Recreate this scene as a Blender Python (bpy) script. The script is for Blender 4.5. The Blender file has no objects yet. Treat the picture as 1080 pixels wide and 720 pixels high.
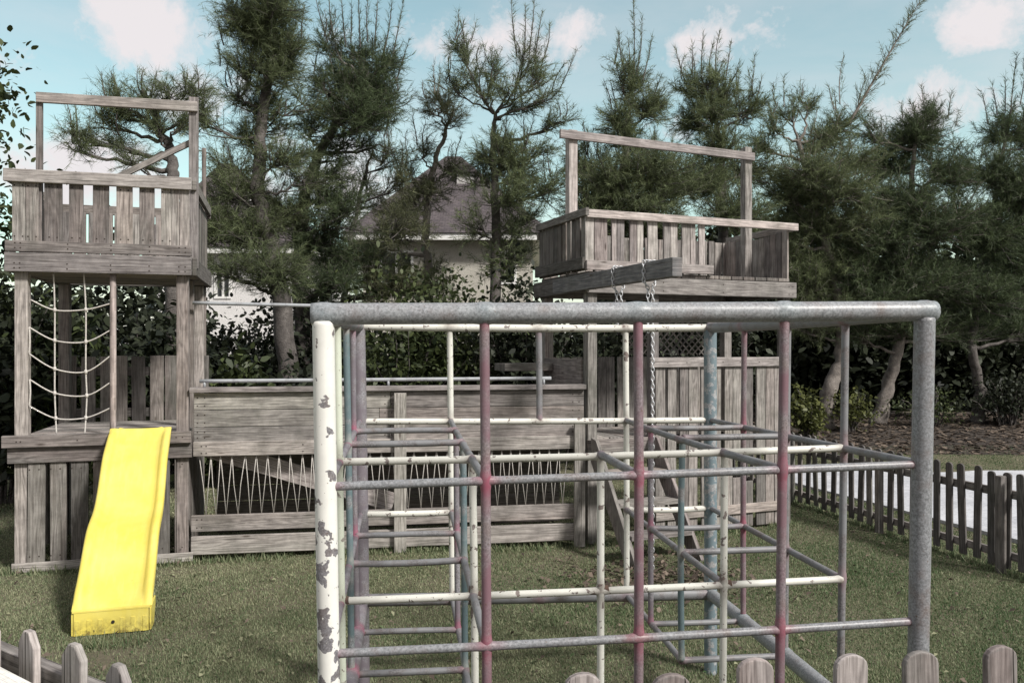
import bpy, bmesh, math, random
import numpy as np
from mathutils import Vector, Matrix

random.seed(7)
rng = np.random.default_rng(11)
S = bpy.context.scene
C = S.collection
R = math.radians

# ------------------------------------------------------------------ survey
EYE = 1.73          # eye height above datum; the lawn lies at z = GZ
FOC = 850.0         # focal length in survey pixels (photo 1080 wide)
HOR = 364.0
GZ = -0.15


def P(px, py, Y):
    """Surveyed direction (px, py) at distance Y -> world point."""
    return Vector(((px - 540.0) / FOC * Y, Y, EYE - (py - HOR) / FOC * Y))


def PX(px, Y):
    return (px - 540.0) / FOC * Y


def PZ(py, Y):
    return EYE - (py - HOR) / FOC * Y


# ------------------------------------------------------------------ materials
def newmat(name):
    m = bpy.data.materials.new(name)
    m.use_nodes = True
    nt = m.node_tree
    b = nt.nodes['Principled BSDF']
    return m, nt, b


def nd(nt, typ, **kw):
    n = nt.nodes.new(typ)
    for k, v in kw.items():
        if k.startswith('i_'):
            key = k[2:]
            n.inputs[int(key) if key.isdigit() else key].default_value = v
        else:
            setattr(n, k, v)
    return n


def ramp(nt, src, stops, interp='LINEAR'):
    r = nt.nodes.new('ShaderNodeValToRGB')
    r.color_ramp.interpolation = interp
    el = r.color_ramp.elements
    while len(el) < len(stops):
        el.new(0.5)
    for e, (p, c) in zip(el, stops):
        e.position = p
        e.color = (c[0], c[1], c[2], 1) if not isinstance(c, (int, float)) else (c, c, c, 1)
    nt.links.new(src, r.inputs[0])
    return r


def mathn(nt, op, a, b=None, clamp=False):
    n = nt.nodes.new('ShaderNodeMath')
    n.operation = op
    n.use_clamp = clamp
    for i, v in enumerate((a, b)):
        if v is None:
            continue
        if isinstance(v, (int, float)):
            n.inputs[i].default_value = v
        else:
            nt.links.new(v, n.inputs[i])
    return n.outputs[0]


def mix(nt, fac, a, b, blend='MIX'):
    n = nt.nodes.new('ShaderNodeMix')
    n.data_type = 'RGBA'
    n.blend_type = blend
    n.clamp_factor = True
    if isinstance(fac, (int, float)):
        n.inputs[0].default_value = fac
    else:
        nt.links.new(fac, n.inputs[0])
    for idx, v in ((6, a), (7, b)):
        if isinstance(v, tuple):
            n.inputs[idx].default_value = (v[0], v[1], v[2], 1)
        else:
            nt.links.new(v, n.inputs[idx])
    return n.outputs[2]


def attr(nt, name):
    n = nt.nodes.new('ShaderNodeAttribute')
    n.attribute_name = name
    return n


def noise(nt, vec, scale, detail=4, rough=0.55, dist=0.0):
    n = nd(nt, 'ShaderNodeTexNoise')
    n.inputs['Scale'].default_value = scale
    n.inputs['Detail'].default_value = detail
    n.inputs['Roughness'].default_value = rough
    n.inputs['Distortion'].default_value = dist
    if vec is not None:
        nt.links.new(vec, n.inputs['Vector'])
    return n.outputs['Fac']


def mapped(nt, vec, sc, loc=(0, 0, 0)):
    m = nt.nodes.new('ShaderNodeMapping')
    m.inputs['Scale'].default_value = sc
    m.inputs['Location'].default_value = loc
    nt.links.new(vec, m.inputs['Vector'])
    return m.outputs[0]


def bump(nt, b, h, strength=0.4, dist=0.003):
    n = nt.nodes.new('ShaderNodeBump')
    n.inputs['Strength'].default_value = strength
    n.inputs['Distance'].default_value = dist
    nt.links.new(h, n.inputs['Height'])
    nt.links.new(n.outputs[0], b.inputs['Normal'])


def wood_mat(name, dark, mid, light, stain=(0.10, 0.105, 0.085), stain_amt=0.5):
    m, nt, b = newmat(name)
    uv = nd(nt, 'ShaderNodeTexCoord').outputs['UV']
    obj = nd(nt, 'ShaderNodeNewGeometry').outputs['Position']
    fine = noise(nt, mapped(nt, uv, (2.2, 70, 1)), 1.0, 7, 0.7)
    broad = noise(nt, mapped(nt, uv, (0.9, 9, 1)), 1.0, 3, 0.5, 0.4)
    rings = mathn(nt, 'SINE', mathn(nt, 'MULTIPLY', broad, 62.0))
    rings = mathn(nt, 'MULTIPLY_ADD', rings, 0.5)
    rings_n = nt.nodes.new('ShaderNodeMath')
    rings_n.operation = 'MULTIPLY_ADD'
    nt.links.new(rings, rings_n.inputs[0])
    rings_n.inputs[1].default_value = 0.16
    nt.links.new(fine, rings_n.inputs[2])
    g = rings_n.outputs[0]
    col = ramp(nt, g, [(0.28, dark), (0.5, mid), (0.74, light)]).outputs[0]
    fine2 = noise(nt, mapped(nt, uv, (6, 300, 1), (1, 2, 0)), 1.0, 4, 0.7)
    col = mix(nt, 1.0, col, ramp(nt, fine2, [(0.32, 0.58), (0.5, 0.97), (0.7, 1.16)]).outputs[0], 'MULTIPLY')
    # weather cracks running along the grain
    cr = noise(nt, mapped(nt, uv, (1.1, 120, 1), (3, 7, 0)), 1.0, 2, 0.5)
    crm = ramp(nt, cr, [(0.30, 1.0), (0.37, 0.0)]).outputs[0]
    col = mix(nt, crm, col, (0.05, 0.045, 0.04))
    # knots
    vor = nd(nt, 'ShaderNodeTexVoronoi')
    vor.inputs['Scale'].default_value = 1.0
    nt.links.new(mapped(nt, uv, (2.2, 8, 1)), vor.inputs['Vector'])
    kn = ramp(nt, vor.outputs['Distance'], [(0.04, 0.8), (0.11, 0.0)]).outputs[0]
    col = mix(nt, kn, col, (0.075, 0.06, 0.05))
    # blotchy weather stain, world space
    st = noise(nt, obj, 3.1, 5, 0.65)
    stm = ramp(nt, st, [(0.50, 0.0), (0.72, stain_amt)]).outputs[0]
    col = mix(nt, stm, col, stain)
    st2 = noise(nt, obj, 9.0, 5, 0.7)
    stm2 = ramp(nt, st2, [(0.30, 0.72), (0.62, 1.08)]).outputs[0]
    col = mix(nt, 1.0, col, stm2, 'MULTIPLY')
    t = attr(nt, 'tint').outputs['Fac']
    tr = ramp(nt, t, [(0.0, (0.55, 0.54, 0.55)), (0.5, (0.92, 0.90, 0.90)), (1.0, (1.24, 1.22, 1.20))]).outputs[0]
    col = mix(nt, 1.0, col, tr, 'MULTIPLY')
    wn = nd(nt, 'ShaderNodeTexWhiteNoise')
    wn.noise_dimensions = '1D'
    nt.links.new(t, wn.inputs['W'])
    hue = ramp(nt, wn.outputs['Value'], [(0.0, (0.975, 1.0, 0.965)), (0.5, (1.0, 1.0, 1.0)), (1.0, (1.065, 0.99, 0.965))]).outputs[0]
    col = mix(nt, 1.0, col, hue, 'MULTIPLY')
    nt.links.new(col, b.inputs['Base Color'])
    b.inputs['Roughness'].default_value = 0.85
    b.inputs['Specular IOR Level'].default_value = 0.25
    bump(nt, b, g, 0.55, 0.004)
    return m


def pipe_mat(name, paint, metal, chip_scale, chip_lo, chip_hi, joint=(0.30, 0.07, 0.10), jamt=0.8, rough=0.5,
             speck=0.25, low=0.0):
    """painted steel tube: paint chipped away to bare metal, old paint left round the joints (attribute 'joint')"""
    m, nt, b = newmat(name)
    obj = nd(nt, 'ShaderNodeTexCoord').outputs['Object']
    n1 = noise(nt, obj, chip_scale, 3, 0.55, 0.3)
    if low:
        sep = nd(nt, 'ShaderNodeSeparateXYZ')
        nt.links.new(obj, sep.inputs[0])
        zz = mathn(nt, 'MULTIPLY_ADD', sep.outputs['Z'], -low)
        zz.node.inputs[2].default_value = low * 1.4
        n1 = mathn(nt, 'ADD', n1, zz)
    chips = ramp(nt, n1, [(chip_lo, 0.0), (chip_hi, 1.0)]).outputs[0]
    nf = noise(nt, obj, 160, 3, 0.7)
    metalc = mix(nt, ramp(nt, nf, [(0.35, 0.0), (0.7, 1.0)]).outputs[0],
                 tuple(c * 0.62 for c in metal), tuple(min(1, c * (1 + speck * 2.6)) for c in metal))
    nb = noise(nt, obj, 14, 5, 0.65)
    metalc = mix(nt, ramp(nt, nb, [(0.45, 0.0), (0.72, 0.55)]).outputs[0], metalc, (0.15, 0.105, 0.085))
    paintc = mix(nt, ramp(nt, nb, [(0.4, 0.0), (0.75, 0.4)]).outputs[0], paint, tuple(c * 0.72 for c in paint))
    if speck > .3:
        paintc = mix(nt, ramp(nt, noise(nt, obj, 120, 4, 0.75), [(0.38, 0.0), (0.66, 1.0)]).outputs[0], tuple(c * 0.6 for c in paint), tuple(c * 1.55 for c in paint))
    col = mix(nt, chips, paintc, metalc)
    j = attr(nt, 'joint').outputs['Fac']
    jm = mathn(nt, 'MULTIPLY', j, ramp(nt, noise(nt, obj, 30, 4, 0.6), [(0.3, 0.25), (0.65, 1.0)]).outputs[0])
    jm = mathn(nt, 'MULTIPLY', jm, jamt, True)
    col = mix(nt, jm, col, joint)
    sp = noise(nt, obj, 90, 2, 0.5)
    col = mix(nt, ramp(nt, sp, [(0.70, 0.0), (0.76, 0.85)]).outputs[0], col, (0.11, 0.07, 0.05))
    nt.links.new(col, b.inputs['Base Color'])
    b.inputs['Roughness'].default_value = rough
    b.inputs['Metallic'].default_value = 0.0
    hh = mathn(nt, 'ADD', mathn(nt, 'MULTIPLY', chips, -0.6), mathn(nt, 'MULTIPLY', nf, 0.4))
    bump(nt, b, hh, 0.35, 0.0015)
    return m


def leaf_mat(name, lo, hi, rough=0.6, transl=0.25):
    m, nt, b = newmat(name)
    t = attr(nt, 'tint').outputs['Fac']
    col = ramp(nt, t, [(0.0, lo), (1.0, hi)]).outputs[0]
    nt.links.new(col, b.inputs['Base Color'])
    b.inputs['Roughness'].default_value = rough
    b.inputs['Specular IOR Level'].default_value = 0.3
    tr = nd(nt, 'ShaderNodeBsdfTranslucent')
    nt.links.new(col, tr.inputs['Color'])
    ms = nd(nt, 'ShaderNodeMixShader')
    ms.inputs[0].default_value = transl
    nt.links.new(b.outputs[0], ms.inputs[1])
    nt.links.new(tr.outputs[0], ms.inputs[2])
    nt.links.new(ms.outputs[0], nt.nodes['Material Output'].inputs['Surface'])
    return m


def noise_mat(name, stops, scale, rough=0.8, detail=5, bstr=0.3, bdist=0.01, fine=0):
    m, nt, b = newmat(name)
    obj = nd(nt, 'ShaderNodeNewGeometry').outputs['Position']
    n = noise(nt, obj, scale, detail, 0.65)
    col = ramp(nt, n, stops).outputs[0]
    if fine:
        f = ramp(nt, noise(nt, obj, fine, 4, 0.7), [(0.3, 0.7), (0.7, 1.2)]).outputs[0]
        col = mix(nt, 1.0, col, f, 'MULTIPLY')
    nt.links.new(col, b.inputs['Base Color'])
    b.inputs['Roughness'].default_value = rough
    bump(nt, b, noise(nt, obj, fine or scale * 4, 4, 0.7), bstr, bdist)
    return m


WOOD = wood_mat('weathered_wood', (0.10, 0.088, 0.08), (0.235, 0.222, 0.212), (0.41, 0.39, 0.372))
WOOD_PALE = wood_mat('pale_wood', (0.14, 0.12, 0.112), (0.315, 0.292, 0.285), (0.50, 0.47, 0.458), stain_amt=0.4)
WOOD_DARK = wood_mat('shade_toned_old_wood', (0.075, 0.068, 0.06), (0.16, 0.15, 0.14), (0.265, 0.252, 0.24))  # darker old wood; shade on side, rear and inner boards is in the colour
WOOD_BLUE = wood_mat('slate_grey_timber', (0.085, 0.09, 0.095), (0.16, 0.168, 0.175), (0.26, 0.265, 0.27))
WOOD_FENCE = wood_mat('fence_wood', (0.06, 0.06, 0.058), (0.14, 0.135, 0.13), (0.26, 0.25, 0.24))

WHITE_CHIP = pipe_mat('white_paint_chipped', (0.72, 0.72, 0.68), (0.17, 0.165, 0.175), 17, 0.575, 0.588, jamt=0.0, low=0.095, rough=0.55)
GALV = pipe_mat('galvanised_mottled', (0.25, 0.262, 0.275), (0.185, 0.192, 0.205), 16, 0.4, 0.65, joint=(0.13, 0.24, 0.27), jamt=0.22, rough=0.42, speck=0.45)
GALV_RED = pipe_mat('galvanised_red_joints', (0.205, 0.213, 0.225), (0.155, 0.16, 0.17), 14, 0.4, 0.65, joint=(0.27, 0.07, 0.10), jamt=0.7, rough=0.42, speck=0.45)
CREAM = pipe_mat('cream_paint_thin', (0.66, 0.66, 0.605), (0.20, 0.175, 0.165), 30, 0.615, 0.635, joint=(0.13, 0.09, 0.075), jamt=0.75, rough=0.55)
GREENCREAM = pipe_mat('pale_green_paint', (0.56, 0.60, 0.50), (0.26, 0.25, 0.22), 22, 0.63, 0.65, joint=(0.14, 0.10, 0.08), jamt=0.6)
REDGREY = pipe_mat('red_worn_grey', (0.175, 0.10, 0.12), (0.185, 0.165, 0.175), 7, 0.36, 0.62, joint=(0.27, 0.06, 0.10), jamt=0.85)
GREY = pipe_mat('grey_worn', (0.20, 0.205, 0.215), (0.15, 0.148, 0.155), 12, 0.45, 0.6, joint=(0.30, 0.08, 0.11), jamt=0.35)
TEAL = pipe_mat('teal_worn_grey', (0.115, 0.165, 0.178), (0.20, 0.22, 0.23), 10, 0.5, 0.62, joint=(0.45, 0.42, 0.37), jamt=0.5)
BLUEWHITE = pipe_mat('blue_white_flaking', (0.15, 0.20, 0.225), (0.29, 0.305, 0.315), 26, 0.5, 0.56, joint=(0.12, 0.25, 0.30), jamt=0.5)
PURPLE = pipe_mat('purple_worn', (0.165, 0.145, 0.165), (0.20, 0.195, 0.21), 12, 0.42, 0.6, joint=(0.32, 0.07, 0.13), jamt=0.8)
RUST = noise_mat('rusty_steel', [(0.3, (0.06, 0.04, 0.035)), (0.7, (0.15, 0.09, 0.065))], 40, 0.9)
RAILPIPE = pipe_mat('thin_rail_pipe', (0.36, 0.38, 0.40), (0.25, 0.26, 0.28), 12, 0.5, 0.65, jamt=0)

ROPE, nt, b = newmat('rope_fibre')
b.inputs['Base Color'].default_value = (0.52, 0.49, 0.47, 1)
b.inputs['Roughness'].default_value = 0.9
_o = nd(nt, 'ShaderNodeTexCoord').outputs['Object']
_w = noise(nt, _o, 120, 2, 0.5)
nt.links.new(ramp(nt, _w, [(0.3, (0.36, 0.34, 0.32)), (0.7, (0.62, 0.59, 0.55))]).outputs[0], b.inputs['Base Color'])

YELLOW, nt, b = newmat('yellow_moulded_plastic')
_o = nd(nt, 'ShaderNodeTexCoord').outputs['Object']
_n = noise(nt, _o, 3.0, 4, 0.6)
_c = ramp(nt, _n, [(0.3, (0.68, 0.56, 0.085)), (0.7, (0.76, 0.66, 0.17))]).outputs[0]
_n2 = noise(nt, mapped(nt, _o, (14, 2, 2)), 2.0, 5, 0.7)
_c = mix(nt, ramp(nt, _n2, [(0.5, 0.0), (0.8, 0.35)]).outputs[0], _c, (0.80, 0.74, 0.30))
_n3 = noise(nt, _o, 22, 5, 0.7)
_c = mix(nt, ramp(nt, _n3, [(0.62, 0.0), (0.78, 0.5)]).outputs[0], _c, (0.45, 0.34, 0.06))
_n4 = noise(nt, mapped(nt, _o, (30, 1.6, 1.6)), 3.0, 6, 0.75)
_c = mix(nt, ramp(nt, _n4, [(0.60, 0.0), (0.74, 0.45)]).outputs[0], _c, (0.55, 0.47, 0.24))
_s = nd(nt, 'ShaderNodeSeparateXYZ'); nt.links.new(_o, _s.inputs[0])
_g = mathn(nt, 'MULTIPLY', ramp(nt, _s.outputs['Z'], [(0.0, 1.0), (0.13, 0.0)]).outputs[0], ramp(nt, noise(nt, _o, 28, 5, .7), [(.4, 0.0), (.62, 1.0)]).outputs[0])
_c = mix(nt, _g, _c, (0.14, 0.10, 0.04))
nt.links.new(_c, b.inputs['Base Color'])
b.inputs['Roughness'].default_value = 0.48
b.inputs['Specular IOR Level'].default_value = 0.4
bump(nt, b, _n3, 0.12, 0.003)

CHAIN, nt, b = newmat('galvanised_chain')
b.inputs['Base Color'].default_value = (0.55, 0.56, 0.58, 1)
b.inputs['Metallic'].default_value = 0.55
b.inputs['Roughness'].default_value = 0.45

DARKHOLE, nt, b = newmat('dark_bolt')
b.inputs['Base Color'].default_value = (0.03, 0.025, 0.02, 1)

NAIL, nt, b = newmat('rusty_nail_head')
b.inputs['Base Color'].default_value = (.035, .025, .02, 1)
b.inputs['Roughness'].default_value = .8
WHITEWOOD = wood_mat('white_painted_wood', (0.60, 0.57, 0.56), (0.70, 0.68, 0.67), (0.78, 0.76, 0.75), stain=(0.5, 0.48, 0.46), stain_amt=0.3)
NEEDLE = leaf_mat('needle_foliage', (0.056, 0.074, 0.042), (0.235, 0.28, 0.135), 0.65, 0.35)
NEEDLE_DARK = leaf_mat('dark_needle_foliage', (0.034, 0.050, 0.030), (0.145, 0.192, 0.088), 0.65, 0.3)
NEEDLE_OLIVE = leaf_mat('olive_needle_foliage', (0.045, 0.052, 0.032), (0.20, 0.215, 0.11), 0.65, 0.35)
LEAF = leaf_mat('broad_leaf', (0.018, 0.028, 0.014), (0.095, 0.12, 0.045), 0.5, 0.25)
LEAF_DARK = leaf_mat('dark_broad_leaf', (0.011, 0.015, 0.011), (0.045, 0.056, 0.030), 0.6, 0.15)
LEAF_YEL = leaf_mat('yellow_green_leaf', (0.035, 0.045, 0.018), (0.17, 0.185, 0.06), 0.5, 0.3)
LITTER = leaf_mat('dry_leaf_litter', (0.035, 0.026, 0.02), (0.19, 0.15, 0.118), 0.8, 0.1)
GRASSM = leaf_mat('grass_blade', (0.060, 0.118, 0.044), (0.40, 0.40, 0.26), 0.7, 0.35)
BARK = noise_mat('grey_brown_bark', [(0.3, (0.055, 0.048, 0.045)), (0.55, (0.12, 0.108, 0.10)), (0.75, (0.23, 0.21, 0.195))], 9, 0.9, 6, 0.8, 0.02, 45)
BARK_PALE = noise_mat('pale_bark', [(0.3, (0.10, 0.088, 0.08)), (0.55, (0.22, 0.195, 0.175)), (0.75, (0.36, 0.33, 0.30))], 7, 0.9, 6, 0.8, 0.02, 45)


# ------------------------------------------------------------------ objects
def tag(o, label=None, cat=None, group=None, kind=None):
    if label:
        o['label'] = label
    if cat:
        o['category'] = cat
        o['kind'] = 'thing'
    if group:
        o['group'] = group
    if kind:
        o['kind'] = kind
    return o


def empty(name, label, cat, loc=(0, 0, 0), rz=0.0, group=None):
    o = bpy.data.objects.new(name, None)
    o.empty_display_size = 0.2
    C.objects.link(o)
    o.location = loc
    o.rotation_euler = (0, 0, rz)
    return tag(o, label, cat, group)


class MB:
    def __init__(self):
        self.v, self.f, self.uv, self.t, self.j = [], [], [], [], []
        self.sm = []
        self.nail = []

    def face(self, idx, uvs, smooth=False):
        self.f.append(idx)
        self.uv.extend(uvs)
        self.sm.append(smooth)

    def add_verts(self, pts, tint, joint=None):
        b0 = len(self.v)
        self.v.extend(tuple(p) for p in pts)
        self.t.extend([tint] * len(pts))
        self.j.extend(joint if joint is not None else [0.0] * len(pts))
        return b0

    def obox(self, c, L, W, T, tint=None):
        """oriented box: centre, three full-length edge vectors; grain runs along L"""
        c, L, W, T = Vector(c), Vector(L), Vector(W), Vector(T)
        if L.cross(W).dot(T) < 0:
            T = -T
        tint = random.random() if tint is None else tint
        pts = [c + L * a + W * b_ + T * d for a in (-.5, .5) for b_ in (-.5, .5) for d in (-.5, .5)]
        b0 = self.add_verts(pts, tint)
        l, w, t = L.length, W.length, T.length
        ou, ov = random.uniform(0, 50), random.uniform(0, 50)

        def q(i, j, k, m, uvs):
            self.face((b0 + i, b0 + j, b0 + k, b0 + m), [(ou + a, ov + b_) for a, b_ in uvs])
        q(0, 1, 3, 2, [(0, 0), (t * .3, 0), (t * .3, w), (0, w)])
        q(4, 6, 7, 5, [(0, 0), (0, w), (t * .3, w), (t * .3, 0)])
        q(0, 4, 5, 1, [(0, 0), (l, 0), (l, t), (0, t)])
        q(2, 3, 7, 6, [(0, 0), (0, t), (l, t), (l, 0)])
        q(0, 2, 6, 4, [(0, 0), (0, w), (l, w), (l, 0)])
        q(1, 5, 7, 3, [(0, 0), (l, 0), (l, w), (0, w)])

    def box(self, x0, x1, y0, y1, z0, z1, tint=None, jit=0.0):
        d = [x1 - x0, y1 - y0, z1 - z0]
        ax = max(range(3), key=lambda i: d[i])
        vec = [Vector((d[0], 0, 0)), Vector((0, d[1], 0)), Vector((0, 0, d[2]))]
        L = vec[ax]
        o = [i for i in range(3) if i != ax]
        W, T = (vec[o[0]], vec[o[1]]) if d[o[0]] > d[o[1]] else (vec[o[1]], vec[o[0]])
        if jit:
            rot = Matrix.Rotation(random.gauss(0, jit), 3, T.normalized())
            L, W = rot @ L, rot @ W
        self.obox(((x0 + x1) / 2, (y0 + y1) / 2, (z0 + z1) / 2), L, W, T, tint)

    def beam(self, a, b, w, t, up=(0, 0, 1), tint=None):
        """board from a to b, w along up-ish, t across"""
        a, b, up = Vector(a), Vector(b), Vector(up)
        L = b - a
        side = L.cross(up).normalized()
        upv = side.cross(L).normalized()
        self.obox((a + b) / 2, L, upv * w, side * t, tint)

    def prism(self, poly, origin, ax_u, ax_v, thick, tint=None):
        """extrude 2-D polygon (u,v) about the plane ax_u, ax_v; grain along v"""
        o, U, V = Vector(origin), Vector(ax_u), Vector(ax_v)
        N = U.cross(V).normalized()
        tint = random.random() if tint is None else tint
        n = len(poly)
        b0 = self.add_verts([o + U * u + V * v - N * thick / 2 for u, v in poly] +
                            [o + U * u + V * v + N * thick / 2 for u, v in poly], tint)
        ou, ov = random.uniform(0, 50), random.uniform(0, 50)
        self.face(tuple(b0 + i for i in reversed(range(n))), [(ou + poly[i][1], ov + poly[i][0]) for i in reversed(range(n))])
        self.face(tuple(b0 + n + i for i in range(n)), [(ou + v, ov + u) for u, v in poly])
        for i in range(n):
            k = (i + 1) % n
            self.face((b0 + i, b0 + k, b0 + n + k, b0 + n + i),
                      [(ou + poly[i][1], ov), (ou + poly[k][1], ov), (ou + poly[k][1], ov + thick), (ou + poly[i][1], ov + thick)])

    def nails(self, pts, n=(0, -1, 0), r=.0065):
        N_ = Vector(n)
        a = N_.orthogonal().normalized()
        c = N_.cross(a)
        for p in pts:
            p = Vector(p)
            b0 = self.add_verts([p + N_ * .0015 + (a * math.cos(k * math.pi / 3) + c * math.sin(k * math.pi / 3)) * r for k in range(6)], .5)
            self.face(tuple(range(b0, b0 + 6)), [(0, 0)] * 6)
            self.nail.append(len(self.f) - 1)

    def tube(self, pts, rad, n=10, cap=True, joints=None, tint=0.5, step=None, jw=0.05):
        pts = [Vector(p) for p in pts]
        rads = list(rad) if hasattr(rad, '__len__') else [rad] * len(pts)
        if step:
            np_, nr = [pts[0]], [rads[0]]
            for i in range(len(pts) - 1):
                k = max(1, int((pts[i + 1] - pts[i]).length / step))
                for s in range(1, k + 1):
                    np_.append(pts[i].lerp(pts[i + 1], s / k))
                    nr.append(rads[i] + (rads[i + 1] - rads[i]) * s / k)
            pts, rads = np_, nr
        m = len(pts)
        tang = [(pts[min(i + 1, m - 1)] - pts[max(i - 1, 0)]).normalized() for i in range(m)]
        t0 = tang[0]
        ref = Vector((0, 0, 1)) if abs(t0.z) < 0.9 else Vector((1, 0, 0))
        nrm = (ref - t0 * ref.dot(t0)).normalized()
        b0 = len(self.v)
        for i in range(m):
            if i:
                nrm = (nrm - tang[i] * nrm.dot(tang[i]))
                nrm = nrm.normalized() if nrm.length > 1e-6 else tang[i].orthogonal().normalized()
            bi = tang[i].cross(nrm)
            jv = 0.0
            rr = rads[i]
            if joints:
                dmin = min((pts[i] - Vector(q)).length for q in joints)
                rr += .0028 * math.exp(-(max(0, dmin - .012) / .010) ** 2)
                jv = max(math.exp(-((pts[i] - Vector(q)).length / jw) ** 2) for q in joints)
            self.add_verts([pts[i] + (nrm * math.cos(2 * math.pi * k / n) + bi * math.sin(2 * math.pi * k / n)) * rr
                            for k in range(n)], tint, [jv] * n)
        for i in range(m - 1):
            for k in range(n):
                k2 = (k + 1) % n
                a = b0 + i * n
                self.face((a + k, a + k2, a + n + k2, a + n + k), [(i * .1, k / n)] * 4, True)
        if cap:
            self.face(tuple(b0 + k for k in reversed(range(n))), [(0, 0)] * n)
            self.face(tuple(b0 + (m - 1) * n + k for k in range(n)), [(0, 0)] * n)

    def torus(self, c, a, b, r, up, n=10, k=5):
        """chain link: ellipse with half axes a (Vector), b (Vector), wire radius r"""
        c = Vector(c)
        N = a.cross(b).normalized()
        b0 = len(self.v)
        for i in range(n):
            th = 2 * math.pi * i / n
            p = a * math.cos(th) + b * math.sin(th)
            rd = p.normalized()
            self.add_verts([c + p + (rd * math.cos(2 * math.pi * q / k) + N * math.sin(2 * math.pi * q / k)) * r for q in range(k)], .5)
        for i in range(n):
            i2 = (i + 1) % n
            for q in range(k):
                q2 = (q + 1) % k
                self.face((b0 + i * k + q, b0 + i * k + q2, b0 + i2 * k + q2, b0 + i2 * k + q), [(0, 0)] * 4, True)

    def build(self, name, mat, parent=None, bevel=0.0, loc=None):
        me = bpy.data.meshes.new(name)
        me.from_pydata(self.v, [], self.f)
        uvl = me.uv_layers.new(name='UVMap')
        uvl.data.foreach_set('uv', np.array(self.uv, dtype=np.float32).ravel())
        a = me.attributes.new('tint', 'FLOAT', 'POINT')
        a.data.foreach_set('value', np.array(self.t, dtype=np.float32))
        if any(self.j):
            a = me.attributes.new('joint', 'FLOAT', 'POINT')
            a.data.foreach_set('value', np.array(self.j, dtype=np.float32))
        me.polygons.foreach_set('use_smooth', np.array(self.sm, dtype=bool))
        for m_ in (mat if isinstance(mat, (list, tuple)) else [mat]):
            me.materials.append(m_)
        if self.nail:
            me.materials.append(NAIL)
            for q in self.nail:
                me.polygons[q].material_index = len(me.materials) - 1
        me.update()
        o = bpy.data.objects.new(name, me)
        C.objects.link(o)
        if parent:
            o.parent = parent
        if loc is not None:
            o.location = loc
        if bevel:
            bv = o.modifiers.new('edge', 'BEVEL')
            bv.width = bevel
            bv.segments = 2
            bv.limit_method = 'ANGLE'
        return o


def np_mesh(name, verts, k, tint, mat, parent=None, smooth=False):
    """mesh of many k-gons, verts (N*k,3), tint per face"""
    n = len(verts) // k
    me = bpy.data.meshes.new(name)
    me.vertices.add(n * k)
    me.vertices.foreach_set('co', np.ascontiguousarray(verts, dtype=np.float32).ravel())
    me.loops.add(n * k)
    me.loops.foreach_set('vertex_index', np.arange(n * k, dtype=np.int32))
    me.polygons.add(n)
    me.polygons.foreach_set('loop_start', np.arange(0, n * k, k, dtype=np.int32))
    a = me.attributes.new('tint', 'FLOAT', 'POINT')
    a.data.foreach_set('value', np.repeat(np.asarray(tint, dtype=np.float32), k))
    me.materials.append(mat)
    me.update()
    me.validate()
    o = bpy.data.objects.new(name, me)
    C.objects.link(o)
    if parent:
        o.parent = parent
    return o


# ------------------------------------------------------------------ terrain
def gh(x, y):
    """ground height: flat lawn, then a low planted bank behind"""
    t = min(max((y - 11.0) / 5.0, 0), 1)
    t = t * t * (3 - 2 * t)
    return GZ + 0.34 * t + 0.012 * math.sin(x * 1.7 + 0.6) * math.cos(y * 1.3) * (1 if y < 11 else 1.5)


def gh_np(x, y):
    t = np.clip((y - 11.0) / 5.0, 0, 1)
    t = t * t * (3 - 2 * t)
    return GZ + 0.34 * t + 0.012 * np.sin(x * 1.7 + 0.6) * np.cos(y * 1.3) * np.where(y < 11, 1, 1.5)


def sheet(name, xs, ys, mat, dz=0.0, kind='structure'):
    me = bpy.data.meshes.new(name)
    v = [(x, y, gh(x, y) + dz) for y in ys for x in xs]
    nx = len(xs)
    f = [(j * nx + i, j * nx + i + 1, (j + 1) * nx + i + 1, (j + 1) * nx + i) for j in range(len(ys) - 1) for i in range(nx - 1)]
    me.from_pydata(v, [], f)
    me.polygons.foreach_set('use_smooth', [True] * len(f))
    me.materials.append(mat)
    o = bpy.data.objects.new(name, me)
    C.objects.link(o)
    o['kind'] = kind
    return o


LAWN, nt, b = newmat('lawn_soil_and_thatch')
_p = nd(nt, 'ShaderNodeNewGeometry').outputs['Position']
_a = noise(nt, _p, 1.1, 5, 0.6)
_b = noise(nt, _p, 38, 5, 0.75)
_c1 = ramp(nt, _b, [(0.3, (0.05, 0.055, 0.028)), (0.55, (0.105, 0.11, 0.055)), (0.75, (0.20, 0.18, 0.11))]).outputs[0]
_c2 = mix(nt, ramp(nt, _a, [(0.42, 0.1), (0.68, 0.75)]).outputs[0], _c1, (0.20, 0.16, 0.125))
nt.links.new(_c2, b.inputs['Base Color'])
b.inputs['Roughness'].default_value = 0.95
bump(nt, b, _b, 0.8, 0.03)
xs = [-300, -120, -60, -35, -22, -16] + list(np.arange(-12, 12.01, 0.5)) + [16, 22, 35, 60, 120, 300]
ys = [-60, -20, -8, -2] + list(np.arange(0, 18.01, 0.5)) + [22, 30, 50, 100, 200, 500]
sheet('lawn', [float(x) for x in xs], [float(y) for y in ys], LAWN)
MULCH = noise_mat('leaf_mulch', [(0.3, (0.022, 0.018, 0.015)), (0.55, (0.055, 0.044, 0.037)), (0.75, (0.11, 0.09, 0.075))], 6, 0.95, 6, 0.8, 0.03, 40)
sheet('mulch_bed', [float(x) for x in np.arange(-14, 17.01, 0.5)], [float(y) for y in np.arange(13.0, 24.01, 0.5)], MULCH, 0.006)
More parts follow.
